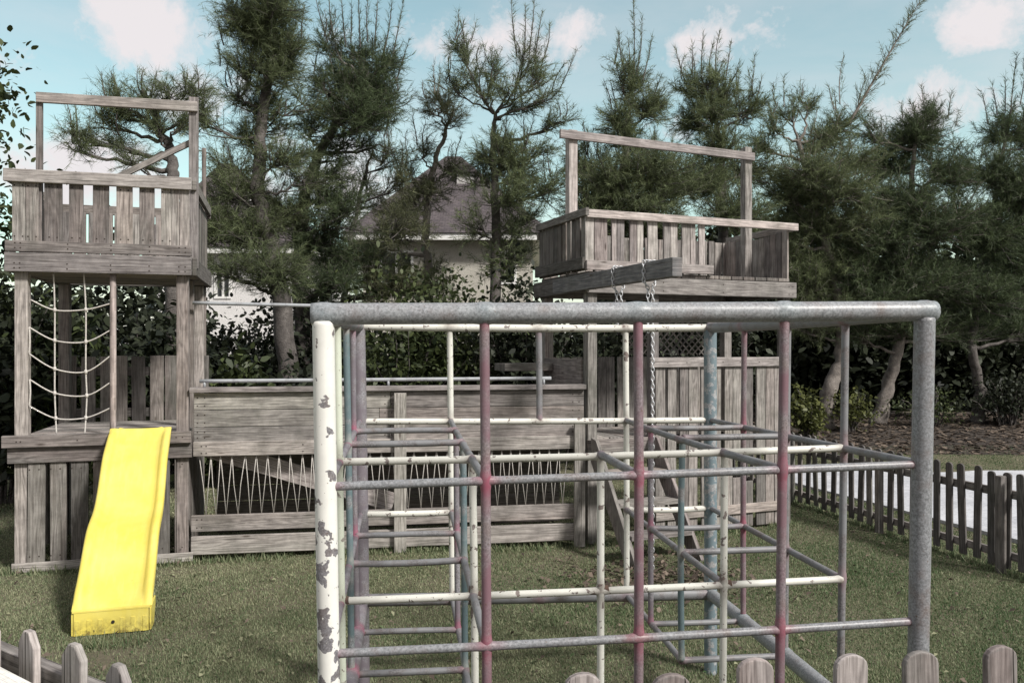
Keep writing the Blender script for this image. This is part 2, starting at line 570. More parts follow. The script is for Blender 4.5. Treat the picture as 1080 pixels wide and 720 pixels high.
CONC = noise_mat('pale_concrete', [(0.3, (0.38, 0.395, 0.43)), (0.6, (0.52, 0.535, 0.57))], 1.4, 0.85, 7, 0.2, 0.004, 30)
me = bpy.data.meshes.new('path')
pe = [(5.9, 4.5), (4.86, 7.5), (4.3, 9.3), (3.75, 11.0), (3.5, 11.9)]
pf = [(11.5, 4.5), (10.6, 7.5), (10.2, 9.3), (9.9, 11.0), (9.8, 11.9)]
pv = []
for (a, b_) in zip(pe, pf):
    for (x, y) in (a, b_):
        pv.append((x, y, GZ + 0.035))
n0 = len(pv)
for (a, b_) in zip(pe, pf):
    for (x, y) in (a, b_):
        pv.append((x, y, GZ - 0.06))
pfc = [(2 * i, 2 * i + 1, 2 * i + 3, 2 * i + 2) for i in range(4)]
pfc += [(n0 + 2 * i, 2 * i, 2 * i + 2, n0 + 2 * i + 2) for i in range(4)]
pfc += [(2 * i + 1, n0 + 2 * i + 1, n0 + 2 * i + 3, 2 * i + 3) for i in range(4)]
pfc += [(8, 9, n0 + 9, n0 + 8)]
me.from_pydata(pv, [], pfc)
me.materials.append(CONC)
o = bpy.data.objects.new('path', me)
C.objects.link(o)
o['kind'] = 'structure'


def in_path(x, y):
    return (x > np.interp(y, [p[1] for p in pe], [p[0] for p in pe]) - 0.03) & (y < 11.95) & (x < np.interp(y, [p[1] for p in pf], [p[0] for p in pf]) + 0.05)


# grass
def lowfreq(x, y):
    return (np.sin(x * 1.3 + 0.7 * y) + np.sin(2.1 * y - 0.9 * x + 1.0) + np.sin(x * 3.7 + 1.3) * np.cos(y * 3.1) + 0.8 * np.sin(6.1 * x - 4.2 * y)) / 3.8


def make_grass(N):
    # density falls with distance: sample distance with pdf ~ 1/y
    y = 2.0 * (13.6 / 2.0) ** rng.random(N)
    x = (rng.random(N) * 2 - 1) * np.minimum(y * 0.68 + 0.3, 9.0)
    keep = ~in_path(x, y)
    wear = np.exp(-((x + 2.45) / .45) ** 2 - ((y - 4.85) / .35) ** 2) + .75 * np.exp(-((x - 1.1) / .6) ** 2 - ((y - 6.3) / .5) ** 2) + .35 * np.exp(-((x - .2) / 1.0) ** 2 - ((y - 3.4) / .9) ** 2)
    wear = wear * (0.75 + 0.6 * lowfreq(x * 2.3, y * 2.3)) + .25 * (lowfreq(x * 1.1 + 3, y * 1.1) > .45)
    keep &= rng.random(len(x)) > np.clip(wear, 0, .85)
    x, y = x[keep], y[keep]
    n = len(x)
    z = gh_np(x, y)
    h = (0.007 + 0.015 * rng.random(n) ** 1.4) * (1 + 0.45 * lowfreq(x * 1.7, y * 1.7)) * (1 + .9 * (rng.random(n) > .985))
    w = 0.0011 + 0.00042 * y * (0.5 + 0.7 * rng.random(n))
    az = rng.random(n) * 2 * np.pi
    lean = 0.1 + 0.8 * rng.random(n)
    dx, dy = np.cos(az), np.sin(az)
    v = np.zeros((n, 3, 3))
    v[:, 0] = np.stack([x - dy * w, y + dx * w, z], 1)
    v[:, 1] = np.stack([x + dy * w, y - dx * w, z], 1)
    v[:, 2] = np.stack([x + dx * h * lean, y + dy * h * lean, z + h], 1)
    dry = 0.44 + 0.17 * lowfreq(x * 0.8, y * 0.8) + .20 * lowfreq(x * 3.1 + 2, y * 3.3) - .16 * np.clip((x - 1.6) / 1.5, 0, 1) - 0.10 * np.clip(x / 4, -1, 1) + 0.26 * rng.standard_normal(n)
    o = np_mesh('grass', v.reshape(-1, 3), 3, np.clip(dry, 0, 1), GRASSM)
    o['kind'] = 'stuff'
    o['label'] = 'short dull green lawn grass with dry patches around the playground'
    o['category'] = 'grass'


make_grass(1150000)


def tufts(lines):
    V, T = [], []
    for (a, b, per_m, spread) in lines:
        a, b = np.array(a), np.array(b)
        n = int(np.linalg.norm(b - a) * per_m) + 60
        t = rng.random(n)
        p = a[None] + (b - a)[None] * t[:, None] + rng.standard_normal((n, 2)) * spread
        keep = lowfreq(p[:, 0] * 4, p[:, 1] * 4) > -.35
        p = p[keep]
        n = len(p)
        h = .02 + .065 * rng.random(n) ** 1.8
        w = .0018 + .00045 * p[:, 1]
        az_ = rng.random(n) * 2 * np.pi
        ln = .2 + .7 * rng.random(n)
        dx, dy = np.cos(az_), np.sin(az_)
        z = gh_np(p[:, 0], p[:, 1])
        v = np.zeros((n, 3, 3))
        v[:, 0] = np.stack([p[:, 0] - dy * w, p[:, 1] + dx * w, z], 1)
        v[:, 1] = np.stack([p[:, 0] + dy * w, p[:, 1] - dx * w, z], 1)
        v[:, 2] = np.stack([p[:, 0] + dx * h * ln, p[:, 1] + dy * h * ln, z + h], 1)
        V.append(v.reshape(-1, 3))
        T.append(np.clip(.42 + .25 * rng.standard_normal(n), 0, 1))
    o = np_mesh('grass_tufts', np.concatenate(V), 3, np.concatenate(T), GRASSM)
    o['kind'] = 'stuff'
    o['label'] = 'longer grass tufts along the foot of posts, panels and fences'
    o['category'] = 'grass'


tufts([((-4.2, 6.58), (-2.78, 6.98), 900, .04), ((-2.8, 7.0), (.7, 7.55), 700, .05), ((.7, 7.55), (2.95, 8.42), 800, .05), ((4.24, 6.25), (2.95, 11.1), 800, .05),
       ((-.535, 2.41), (-.53, 2.42), 1500, .03), ((1.308, 2.625), (1.31, 2.63), 1500, .03), ((-.812, 4.38), (-.81, 4.39), 1500, .04), ((1.136, 4.61), (1.14, 4.62), 1500, .04),
       ((-2.75, 4.95), (-2.3, 5.1), 500, .05)])


def scatter_leaves(name, label, cat, pts, size, mat, flat=0.8):
    n = len(pts)
    az = rng.random(n) * 2 * np.pi
    d = np.stack([np.cos(az), np.sin(az), (1 - flat) * rng.standard_normal(n)], 1)
    s = np.stack([-np.sin(az), np.cos(az), (1 - flat) * rng.standard_normal(n)], 1)
    L = size * (0.5 + rng.random(n))[:, None]
    v = np.zeros((n, 4, 3))
    v[:, 0] = pts
    v[:, 1] = pts + d * L * .5 + s * L * .28 + np.array([0, 0, .006])
    v[:, 2] = pts + d * L
    v[:, 3] = pts + d * L * .5 - s * L * .28 + np.array([0, 0, .006])
    o = np_mesh(name, v.reshape(-1, 3), 4, rng.random(n), mat)
    o['kind'] = 'stuff'
    o['label'] = label
    o['category'] = cat
    return o


x = rng.uniform(-9, 14, 26000)
y = rng.uniform(13.0, 18.0, 26000)
scatter_leaves('leaf_litter', 'brown dry leaf litter under the row of trees', 'leaf litter',
               np.stack([x, y, gh_np(x, y) + 0.012], 1), 0.10, LITTER)
x = rng.normal(1.15, 0.38, 900)
y = rng.normal(6.45, 0.35, 900)
scatter_leaves('dry_leaves', 'dry leaves scattered on the lawn below the steps', 'leaf litter',
               np.stack([x, y, gh_np(x, y) + 0.03], 1), 0.045, LITTER, 0.6)
x = rng.uniform(-5, 5, 1100)
y = rng.uniform(2.6, 10, 1100)
k = ~in_path(x, y)
scatter_leaves('fallen_leaves', 'few fallen leaves lying about the open lawn', 'leaf litter',
               np.stack([x[k], y[k], gh_np(x[k], y[k]) + 0.03], 1), 0.035, LITTER, 0.6)

x = rng.uniform(-5, 5, 5200)
y = 2.3 * (10 / 2.3) ** rng.random(5200)
k = ~in_path(x, y) & (lowfreq(x * 1.9 + 1, y * 1.7) > .05)
scatter_leaves('clover', 'small flat weeds and clover growing in the lawn', 'weeds',
               np.stack([x[k], y[k], gh_np(x[k], y[k]) + 0.022], 1), 0.030, GRASSM, 0.75)

# ------------------------------------------------------------------ climbing frame
CF = empty('jungle_gym', 'square pipe climbing frame with chipped white, grey and red bars on the lawn', 'climbing frame', (0.3, 3.5, GZ))
CO = Vector((0.3, 3.5, GZ))
# corners: FL, FR, BL, BR ; xy at top and foot, z of the four levels
XY_T = {(0, 0): (-0.562, 2.40), (4, 0): (1.349, 2.635), (0, 4): (-0.837, 4.39), (4, 4): (1.136, 4.62)}
XY_0 = {(0, 0): (-0.535, 2.41), (4, 0): (1.308, 2.625), (0, 4): (-0.812, 4.38), (4, 4): (1.136, 4.61)}
ZL = {'T': {(0, 0): 1.823, (4, 0): 1.842, (0, 4): 1.833, (4, 4): 1.830},
      'M': {(0, 0): 1.309, (4, 0): 1.342, (0, 4): 1.316, (4, 4): 1.302},
      'L': {(0, 0): 0.810, (4, 0): 0.832, (0, 4): 0.812, (4, 4): 0.800},
      'B': {(0, 0): 0.345, (4, 0): 0.362, (0, 4): 0.345, (4, 4): 0.310}}


def bil(tab, c, r):
    u, v = c / 4, r / 4
    g = lambda k: Vector(tab[k]) if hasattr(tab[k], '__len__') else tab[k]
    return g((0, 0)) * (1 - u) * (1 - v) + g((4, 0)) * u * (1 - v) + g((0, 4)) * (1 - u) * v + g((4, 4)) * u * v


def node(c, r, lev):
    z = GZ - 0.02 if lev == 'G' else bil(ZL[lev], c, r)
    k = z / 1.83
    xy = bil(XY_0, c, r).lerp(bil(XY_T, c, r), k)
    return Vector((xy.x, xy.y, z)) - CO


RB, RT_ = 0.0335, 0.0142
LEVS = ['T', 'M', 'L', 'B', 'G']


def cf_pipe(name, a, b, rad, mat, joints, label=None, jw=0.042, n=14):
    mb = MB()
    # real tubes are never dead straight
    mid = (a + b) / 2 + Vector((random.gauss(0, .004), random.gauss(0, .004), random.gauss(0, .003) - (0.002 if abs((b - a).z) < .1 else 0)))
    pts = [a, a.lerp(mid, .5) + (mid - (a + b) / 2) * .25, mid, mid.lerp(b, .5) + (mid - (a + b) / 2) * .25, b]
    mb.tube(pts, rad, n, True, joints, .5, 0.012, jw)
    o = mb.build(name, mat, CF)
    if label:
        o['label'] = label
    return o


def vert(c, r, top, bot, mat, rad=RT_, name='upright', label=None):
    i0, i1 = LEVS.index(top), LEVS.index(bot)
    return cf_pipe(name, node(c, r, top) - Vector((0, 0, .022 if r == 0 else 0)), node(c, r, bot), rad, mat, [node(c, r, l) for l in LEVS[i0:i1 + 1] if l != 'G'] if rad < .03 else None, label, 0.055 if rad < .03 else .016)


def hor(c0, c1, r, lev, mat, rad=RT_, name='crossbar', label=None, over=0.0):
    a, b = node(c0, r, lev), node(c1, r, lev)
    d = (b - a).normalized()
    return cf_pipe(name, a - d * over, b + d * over, rad, mat, [node(c, r, lev) for c in range(c0, c1 + 1)], label)


def dep(c, r0, r1, lev, mat, rad=RT_, name='crossbar', label=None):
    return cf_pipe(name, node(c, r0, lev), node(c, r1, lev), rad, mat, [node(c, r, lev) for r in range(r0, r1 + 1)], label)


# corner posts
vert(0, 0, 'T', 'G', WHITE_CHIP, .0330, 'corner_post', 'white corner post with large grey paint chips')
vert(4, 0, 'T', 'G', GALV_RED, .0322, 'corner_post', 'mottled grey corner post')
vert(0, 4, 'T', 'G', PURPLE, 0.037, 'corner_post', 'purplish grey corner post')
vert(4, 4, 'T', 'G', BLUEWHITE, 0.037, 'corner_post', 'flaking blue and white corner post')
# top rim
hor(0, 4, 0, 'T', GALV, 0.0325, 'top_rail', 'thick mottled grey top pipe', over=0.035)
hor(0, 4, 4, 'T', CREAM, 0.021, 'top_rail', 'cream top pipe')
dep(0, 0, 4, 'T', GREY, 0.03, 'top_rail')
dep(4, 0, 4, 'T', GREY, 0.03, 'top_rail')
# front row
for c in (1, 2, 3):
    vert(c, 0, 'T', 'G', REDGREY, 0.0152, 'upright', 'red worn upright')
hor(0, 4, 0, 'M', GALV_RED, 0.0132)
hor(0, 4, 0, 'L', GALV_RED, 0.0132)
hor(0, 4, 0, 'B', GALV_RED, 0.0132)
# row 1
vert(0, 1, 'T', 'G', GREENCREAM, 0.0155, 'upright', 'pale green upright')
for c in (1, 2, 3):
    vert(c, 1, 'M', 'G', CREAM, 0.0138, 'upright', 'cream upright')
vert(4, 1, 'T', 'G', GREY)
hor(0, 4, 1, 'M', CREAM, 0.0138, label='cream crossbar')
hor(0, 4, 1, 'L', CREAM, 0.0138, label='cream crossbar')
hor(3, 4, 1, 'B', GREY)
# row 2
vert(0, 2, 'T', 'G', TEAL)
vert(1, 2, 'M', 'G', TEAL)
vert(3, 2, 'M', 'B', TEAL)
vert(4, 2, 'T', 'B', GREY)
for l in 'MLB':
    hor(0, 1, 2, l, GREY)
    hor(3, 4, 2, l, GREY)
# row 3
vert(0, 3, 'T', 'B', PURPLE)
vert(1, 3, 'M', 'B', PURPLE)
vert(3, 3, 'M', 'B', PURPLE)
vert(4, 3, 'T', 'B', REDGREY)
for l in 'MLB':
    hor(0, 1, 3, l, GREY)
    hor(3, 4, 3, l, GREY)
# back row
vert(1, 4, 'T', 'B', CREAM, 0.0165)
vert(2, 4, 'T', 'M', GREY, 0.0175)
vert(3, 4, 'T', 'B', CREAM, 0.0165)
hor(0, 4, 4, 'M', CREAM, 0.017)
hor(0, 1, 4, 'L', CREAM, 0.017)
hor(3, 4, 4, 'L', CREAM, 0.017)
hor(0, 4, 4, 'B', GREY, 0.034, 'base_rail', 'thick grey base pipe')
dep(0, 0, 4, 'B', PURPLE, 0.034, 'base_rail', 'thick grey base pipe')
dep(4, 0, 4, 'B', GALV, 0.034, 'base_rail', 'thick grey base pipe')
# bars running back
for c, spans in ((0, {'M': (0, 4), 'L': (0, 4)}), (1, {'M': (0, 4), 'L': (0, 4), 'B': (1, 4)}), (2, {'M': (0, 1)}),
                 (3, {'M': (0, 4), 'L': (1, 4), 'B': (2, 4)}), (4, {'M': (0, 4), 'L': (1, 4)})):
    for l, (r0, r1) in spans.items():
        dep(c, r0, r1, l, GREY if c != 0 else PURPLE)
# rusty flattened clamps where the cream bars cross
for c in (0, 1, 2, 3):
    mb = MB()
    p = node(c, 1, 'L')
    mb.tube([p - Vector((.030, 0, .004)), p, p + Vector((.030, 0, .004))], [.0143, .0165, .0143], 10)
    mb.tube([p - Vector((0, 0, .034)), p, p + Vector((0, 0, .034))], [.0143, .0172, .0143], 10)
    mb.build('clamp', RUST, CF)

# ------------------------------------------------------------------ slide tower (left)
A1 = math.atan2(0.37, 1.315)
LT = Vector((-4.123, 6.65, GZ))
T1 = empty('play_tower', 'weathered two-deck wooden tower carrying the yellow slide', 'play tower', LT, A1)
WW = 1.366
DD = 1.40
zz = lambda z: z - GZ
ps = 0.098     # post section


def post(mb, x, y, z0, z1, s=ps, t=None):
    mb.box(x - s / 2, x + s / 2, y - s / 2, y + s / 2, z0, z1, t)


for (x, y, z1) in ((0.06, 0.06, 3.02), (WW - 0.06, 0.06, 3.86), (0.06, DD, 3.02), (WW - 0.06, DD, 3.02)):
    mb = MB()
    post(mb, x, y, 0, zz(2.34))
    mb.build('post', WOOD, T1, .005)
mb = MB(); mb.box(WW - .11, WW - .03, .60, .68, 0, zz(2.34)); mb.build('post', WOOD_DARK, T1, .004)
# base picket skirt
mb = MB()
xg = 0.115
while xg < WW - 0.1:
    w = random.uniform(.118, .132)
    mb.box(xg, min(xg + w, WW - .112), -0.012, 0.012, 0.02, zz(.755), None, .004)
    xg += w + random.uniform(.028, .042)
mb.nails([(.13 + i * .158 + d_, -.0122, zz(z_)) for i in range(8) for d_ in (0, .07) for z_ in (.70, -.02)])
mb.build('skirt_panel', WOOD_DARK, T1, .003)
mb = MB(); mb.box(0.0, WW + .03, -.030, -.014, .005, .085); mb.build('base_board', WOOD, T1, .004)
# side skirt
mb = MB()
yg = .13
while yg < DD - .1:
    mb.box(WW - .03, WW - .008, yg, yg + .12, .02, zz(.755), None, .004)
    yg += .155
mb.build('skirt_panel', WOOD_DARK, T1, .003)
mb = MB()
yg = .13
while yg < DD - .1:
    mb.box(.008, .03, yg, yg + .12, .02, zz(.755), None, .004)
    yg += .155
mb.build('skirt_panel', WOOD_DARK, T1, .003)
# lower deck: edge boards and floor
mb = MB(); mb.box(-.06, WW + .02, -.075, -.035, zz(.886) + .004, zz(.99)); mb.nails([(x_, -.0752, zz(.94)) for x_ in (.05, .08, .5, .9, WW - .1, WW - .05)]); mb.build('edge_board', WOOD, T1, .005)
mb = MB(); mb.box(-.03, WW + .02, -.033, .005, zz(.757), zz(.886)); mb.build('edge_board', WOOD, T1, .005)
mb = MB()
for i in range(10):
    y0 = .012 + i * .138
    for (xa, xb) in (((.115, WW - .115),) if i == 0 else ((.035, WW - .035),)):
        mb.box(xa, xb, y0, y0 + .128, zz(.93), zz(.965))
mb.build('lower_deck', WOOD, T1, .004)
# back picket panel of the lower room
mb = MB()
xg = .03
while xg < WW - .05:
    w = random.uniform(.115, .14)
    mb.box(xg, xg + w, DD + .052, DD + .075, zz(.95), zz(1.62) + random.uniform(-.006, .006), None, .004)
    xg += w + random.choice((.012, .045, .04))
mb.build('back_panel', WOOD_DARK, T1, .003)
mb = MB(); mb.box(.02, WW - .02, DD + .078, DD + .115, zz(1.42), zz(1.51)); mb.build('panel_rail', WOOD_DARK, T1, .003)
mb = MB(); mb.box(.02, WW - .02, DD + .078, DD + .115, zz(1.0), zz(1.09)); mb.build('panel_rail', WOOD_DARK, T1, .003)
# upper deck beams
for (z0, z1, y0) in ((2.335, 2.492, -.058), (2.502, 2.592, -.040)):
    mb = MB(); mb.box(-.045, WW + .02, y0, y0 + .04, zz(z0), zz(z1)); mb.nails([(x_, y0 - .0002, zz(z0 + dz_)) for x_ in (.03, .07, .42, .75, 1.05, WW - .08, WW - .03) for dz_ in (.03, .07)]); mb.build('edge_board', WOOD_PALE if z0 < 2.4 else WOOD, T1, .005)
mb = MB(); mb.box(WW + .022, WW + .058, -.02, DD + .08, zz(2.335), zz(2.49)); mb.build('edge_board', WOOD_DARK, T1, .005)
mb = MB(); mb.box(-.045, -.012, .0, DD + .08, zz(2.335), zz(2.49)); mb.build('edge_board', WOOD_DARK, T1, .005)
mb = MB(); mb.box(-.045, WW + .02, DD + .082, DD + .12, zz(2.335), zz(2.49)); mb.build('edge_board', WOOD_DARK, T1, .005)
mb = MB()
for i in range(10):
    mb.box(-.01, WW + .015, .002 + i * .145, .002 + i * .145 + .135, zz(2.345), zz(2.38))
mb.build('upper_deck', WOOD_DARK, T1, .004)
# upper railing pickets (front boards measured)
k1 = 6.83 / FOC


def lx(px):
    """px on the tower front -> local x"""
    # intersect sight line with the front plane
    s = (px - 540) / FOC
    ca, sa = math.cos(A1), math.sin(A1)
    return (s * LT.y - LT.x) / (ca - s * sa)


mb = MB()
for (a, b_) in ((13, 27), (27.5, 41), (47, 66), (73, 88), (98, 115), (123, 140), (147, 163), (170, 181), (181.5, 189), (189.5, 200)):
    mb.box(lx(a), lx(b_), -.010, .012, zz(2.54), zz(3.10), None, .003)
mb.nails([((lx(a) + lx(b_)) / 2 + d_, -.0102, zz(z_)) for (a, b_) in ((13, 27), (27.5, 41), (47, 66), (73, 88), (98, 115), (123, 140), (147, 163), (170, 181)) for d_ in (-.03, .03) for z_ in (2.63, 3.05)])
mb.build('railing_pickets', WOOD, T1, .003)
mb = MB()
yg = .04
while yg < DD:
    mb.box(WW - .004, WW + .018, yg, yg + .12, zz(2.52), zz(3.08), None, .003)
    yg += .128
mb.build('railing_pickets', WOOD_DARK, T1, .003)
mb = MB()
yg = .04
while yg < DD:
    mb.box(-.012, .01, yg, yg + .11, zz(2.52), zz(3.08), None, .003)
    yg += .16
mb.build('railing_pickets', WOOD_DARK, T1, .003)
mb = MB()
xg = .0
while xg < WW - .05:
    w = random.uniform(.09, .12)
    mb.box(xg, xg + w, DD + .02, DD + .042, zz(2.52), zz(3.06), None, .004)
    xg += w + random.uniform(.008, .03)
mb.build('railing_pickets', WOOD, T1, .003)
mb = MB(); mb.box(-.055, WW + .02, -.05, -.012, zz(3.075), zz(3.18)); mb.build('rail_cap', WOOD_PALE, T1, .005)
mb = MB(); mb.box(WW + .02, WW + .055, -.01, DD + .06, zz(3.08), zz(3.17)); mb.build('rail_cap', WOOD_DARK, T1, .005)
mb = MB(); mb.box(-.05, -.014, -.01, DD + .06, zz(3.08), zz(3.17)); mb.build('rail_cap', WOOD_DARK, T1, .005)
mb = MB(); mb.box(-.05, WW + .05, DD + .044, DD + .08, zz(3.05), zz(3.14)); mb.build('rail_cap', WOOD_DARK, T1, .005)
# gallows frame on top
mb = MB(); mb.box(lx(37), lx(43.5), .016, .066, zz(2.4), zz(3.83)); mb.build('top_post', WOOD, T1, .004)
mb = MB(); mb.box(lx(200) - .01, lx(208.5) + .002, .022, .07, zz(2.4), zz(3.90)); mb.build('top_post', WOOD_PALE, T1, .004)
mb = MB(); mb.beam((lx(38), .005, zz(3.79)), (lx(207) + .01, .005, zz(3.81)), .085, .035); mb.build('top_beam', WOOD, T1, .004)
mb = MB(); mb.beam((lx(201), .092, zz(3.52)), (lx(112), .105, zz(3.14)), .05, .035); mb.build('brace', WOOD, T1, .004)
mb = MB(); mb.tube([(WW - .02, DD + .11, zz(1.35)), (WW - .02, DD + .12, zz(3.8))], .022, 10, step=.1); mb.build('rear_pole', WOOD_DARK, T1)
# pole beside the net
mb = MB(); mb.tube([(lx(118.5), .03, zz(.967)), (lx(118.5), .03, zz(2.34))], .026, 12, step=.1); mb.build('pole', WOOD_PALE, T1)

# climbing net (tied between the post and the pole)
NET = empty('climbing_net', 'sagging rope cargo net hung in the tower opening above the deck', 'rope net', LT + Vector((0, 0, 0)), A1)


def lp(px, py, y=.03):
    xx = lx(px)
    Y = LT.y + xx * math.sin(A1) + y * math.cos(A1)
    return Vector((xx, y, zz(PZ(py, Y))))


def spline(pts, k=6):
    pts = [Vector(p) for p in pts]
    out = []
    for i in range(len(pts) - 1):
        p0, p1, p2, p3 = pts[max(i - 1, 0)], pts[i], pts[i + 1], pts[min(i + 2, len(pts) - 1)]
        for s in range(k):
            t = s / k
            out.append(0.5 * ((2 * p1) + (p2 - p0) * t + (2 * p0 - 5 * p1 + 4 * p2 - p3) * t * t + (3 * p1 - p0 - 3 * p2 + p3) * t ** 3))
    out.append(pts[-1])
    return out


hr = [[(31, 316), (56, 327), (89, 326.5), (116, 320)], [(29.5, 345), (56, 359), (89, 360.5), (116, 348)],
      [(29.5, 373), (56, 389), (89, 392), (116, 375)], [(30, 400), (56, 414.5), (90, 417), (116, 403)],
      [(29.5, 428), (57, 441), (89, 440.5), (116, 430)]]
for row in hr:
    mb = MB()
    mb.tube(spline([lp(px, py, .03 + .02 * (i in (1, 2))) for i, (px, py) in enumerate(row)]), .0062, 7)
    mb.build('cross_rope', ROPE, NET)
for cidx, (ptop, pbot) in ((1, ((55.5, 288), (58.5, 457))), (2, ((87.5, 288), (88.5, 457)))):
    mb = MB()
    mb.tube(spline([lp(*ptop, .03)] + [lp(r_[cidx][0], r_[cidx][1], .05) for r_ in hr] + [lp(*pbot, .03)]), .0064, 7)
    for r_ in hr:
        p = lp(r_[cidx][0], r_[cidx][1], .05)
        mb.tube([p + Vector((0, 0, -.018)), p, p + Vector((0, 0, .018))], [.010, .015, .010], 7)
    mb.build('hanging_rope', ROPE, NET)
for (a, b_) in ((1, 2), (3, 4)):
    mb = MB()
    mb.tube(spline([lp(*hr[a][0], .03), lp(hr[a][0][0] + .8, (hr[a][0][1] + hr[b_][0][1]) / 2, .03), lp(*hr[b_][0], .03)]), .007, 7)
    mb.build('link_rope', ROPE, NET)

# ------------------------------------------------------------------ slide
SL = empty('slide', 'wavy bright yellow plastic slide running from the tower deck onto the lawn', 'slide', LT, A1)
sx = lx(150)
N = 60
SLEN = 1.70
prof = []
for i in range(N + 1):
    t = i / N
    z = 1.01 - (1.01 - 0.0) * (t ** 0.94) + 0.046 * math.sin(4 * math.pi * t - 0.9) * min(1, t * 4) * min(1, (1 - t) * 3) + .012
    if t > .93:
        z = z * 1.0
    prof.append((-.05 - t * SLEN, z))
SLANT = .095
sec = [(-.255, -.012), (-.258, .042), (-.247, .060), (-.226, .064), (-.205, .056), (-.192, .030), (-.176, .014), (-.14, .004), (0, 0), (.14, .004),
       (.176, .014), (.192, .030), (.205, .056), (.226, .064), (.247, .060), (.258, .042), (.255, -.012), (.235, -.012), (.18, -.018), (0, -.022), (-.18, -.018), (-.235, -.012)]
mb = MB()
ns = len(sec)
for i, (y, z) in enumerate(prof):
    a = prof[max(i - 1, 0)]
    c = prof[min(i + 1, N)]
    tv = Vector((0, c[0] - a[0], c[1] - a[1])).normalized()
    nv = Vector((0, -tv.z, tv.y))
    if nv.z < 0:
        nv = -nv
    sc = .93 - .0 * i / N
    mb.add_verts([Vector((sx + u * sc + SLANT * i / N, y, zz(z))) + nv * (w * min(1.0, .12 + (N - i) / 5.0, .15 + i / 5.0) if w > .02 else w) for u, w in sec], .5)
for i in range(N):
    for k in range(ns):
        k2 = (k + 1) % ns
        mb.face((i * ns + k, (i + 1) * ns + k, (i + 1) * ns + k2, i * ns + k2), [(0, 0)] * 4, True)
mb.face(tuple(range(ns)), [(0, 0)] * ns)
mb.face(tuple(reversed(range(N * ns, N * ns + ns))), [(0, 0)] * ns)
slide_o = mb.build('chute', YELLOW, SL)
ed = slide_o.modifiers.new('split', 'EDGE_SPLIT'); ed.split_angle = R(50)
# front lip skirt with ribs
ye, ze = prof[-1]
sx += SLANT
mb = MB()
mb.box(sx - .222, sx + .222, ye - .028, ye - .003, zz(ze - .15), zz(ze - .004), .5)
for q in (-.2, -.13, -.065, .065, .13, .2):
    mb.box(sx + q - .013, sx + q + .013, ye - .0315, ye - .0285, zz(ze - .15), zz(ze - .05), .5)
mb.box(sx - .232, sx + .232, ye - .030, ye + .0, zz(ze - .003), zz(ze + .010), .5)
for sgn in (-1, 1):
    xa_ = sx + sgn * .232
    mb.prism([(ye - .02, zz(ze - .15)), (ye + .10, zz(ze - .15)), (ye + .17, zz(ze - .03)), (ye + .17, zz(ze + .020)), (ye + .08, zz(ze + .008)), (ye - .02, zz(ze - .008))], (xa_, 0, 0), (0, 1, 0), (0, 0, 1), .010, .5)
mb.build('front_lip', YELLOW, SL, .006)
for q, zq in ((.01, .075),):
    mb = MB()
    mb.tube([(sx + q, ye - .024, zz(ze - zq)), (sx + q, ye - .033, zz(ze - zq))], .011, 10)
    mb.build('bolt', DARKHOLE, SL)

# ------------------------------------------------------------------ plank barrier between the towers
BA = Vector((-2.80, 7.04, GZ))
BB = Vector((0.70, 7.60, GZ))
A2 = math.atan2(BB.y - BA.y, BB.x - BA.x)
BL_ = (BB - BA).length
BW = empty('plank_barrier', 'low weathered plank barrier with zigzag rope panel linking the two towers', 'barrier', BA, A2)
mb = MB()
for (z0, z1) in ((1.165, 1.312), (1.015, 1.160), (.878, 1.010)):
    xa = .02
    for xb in ((1.62, BL_ - .02) if z0 > 1.0 and z0 < 1.1 else (1.72, BL_ - .02)):
        mb.box(xa, xb - .003, 0.0, .036, zz(z0), zz(z1))
        xa = xb
mb.nails([(x_ + d_, -.0002, zz(z_)) for x_ in (.08, 1.70, BL_ - .1) for d_ in (-.03, .03) for z_ in (1.2, 1.27, 1.05, 1.12, .92, .97)])
mb.build('plank_panel', WOOD, BW, .004)
mb = MB(); mb.box(-.01, BL_ - .01, -.045, .075, zz(1.318), zz(1.362)); mb.build('cap_board', WOOD_PALE, BW, .005)
mb = MB(); mb.box(.02, BL_ - .02, -.034, -.003, zz(.762), zz(.888)); mb.nails([(x_, -.0342, zz(z_)) for x_ in (.09, .13, .95, 1.75, 2.6, BL_ - .1) for z_ in (.79, .85)]); mb.build('rail_board', WOOD, BW, .005)
mb = MB(); mb.box(.0, BL_ - .02, -.022, .016, zz(.105), zz(.245)); mb.nails([(x_, -.0222, zz(z_)) for x_ in (.05, .09, 2.6, BL_ - .1) for z_ in (.14, .21)]); mb.build('rail_board', WOOD, BW, .005)
mb = MB(); mb.box(.0, BL_ - .02, -.026, .012, zz(-.095), zz(.062)); mb.build('rail_board', WOOD, BW, .005)
for xq in (1.805,):
    mb = MB(); mb.box(xq - .055, xq + .055, -.075, -.037, 0.0, zz(1.30)); mb.build('post', WOOD, BW, .005)
mb = MB(); mb.box(BL_ - .13, BL_ - .03, -.08, -.036, 0.0, zz(1.0)); mb.build('post', WOOD, BW, .005)
# rope lacing
mb = MB()
xq = .06
pts = []
i = 0
while xq < BL_ - .14:
    zt = zz(.775) if i % 2 == 0 else zz(.235)
    pts.append(Vector((xq + random.gauss(0, .006), -.0 + .002, zt)))
    xq += .050 + random.uniform(-.011, .011)
    i += 1
for a, b_ in zip(pts, pts[1:]):
    mb.tube([a, (a + b_) / 2 + Vector((random.gauss(0, .005), random.gauss(0, .005), 0)), b_], .0034, 6)
mb.build('rope_lacing', ROPE, BW)
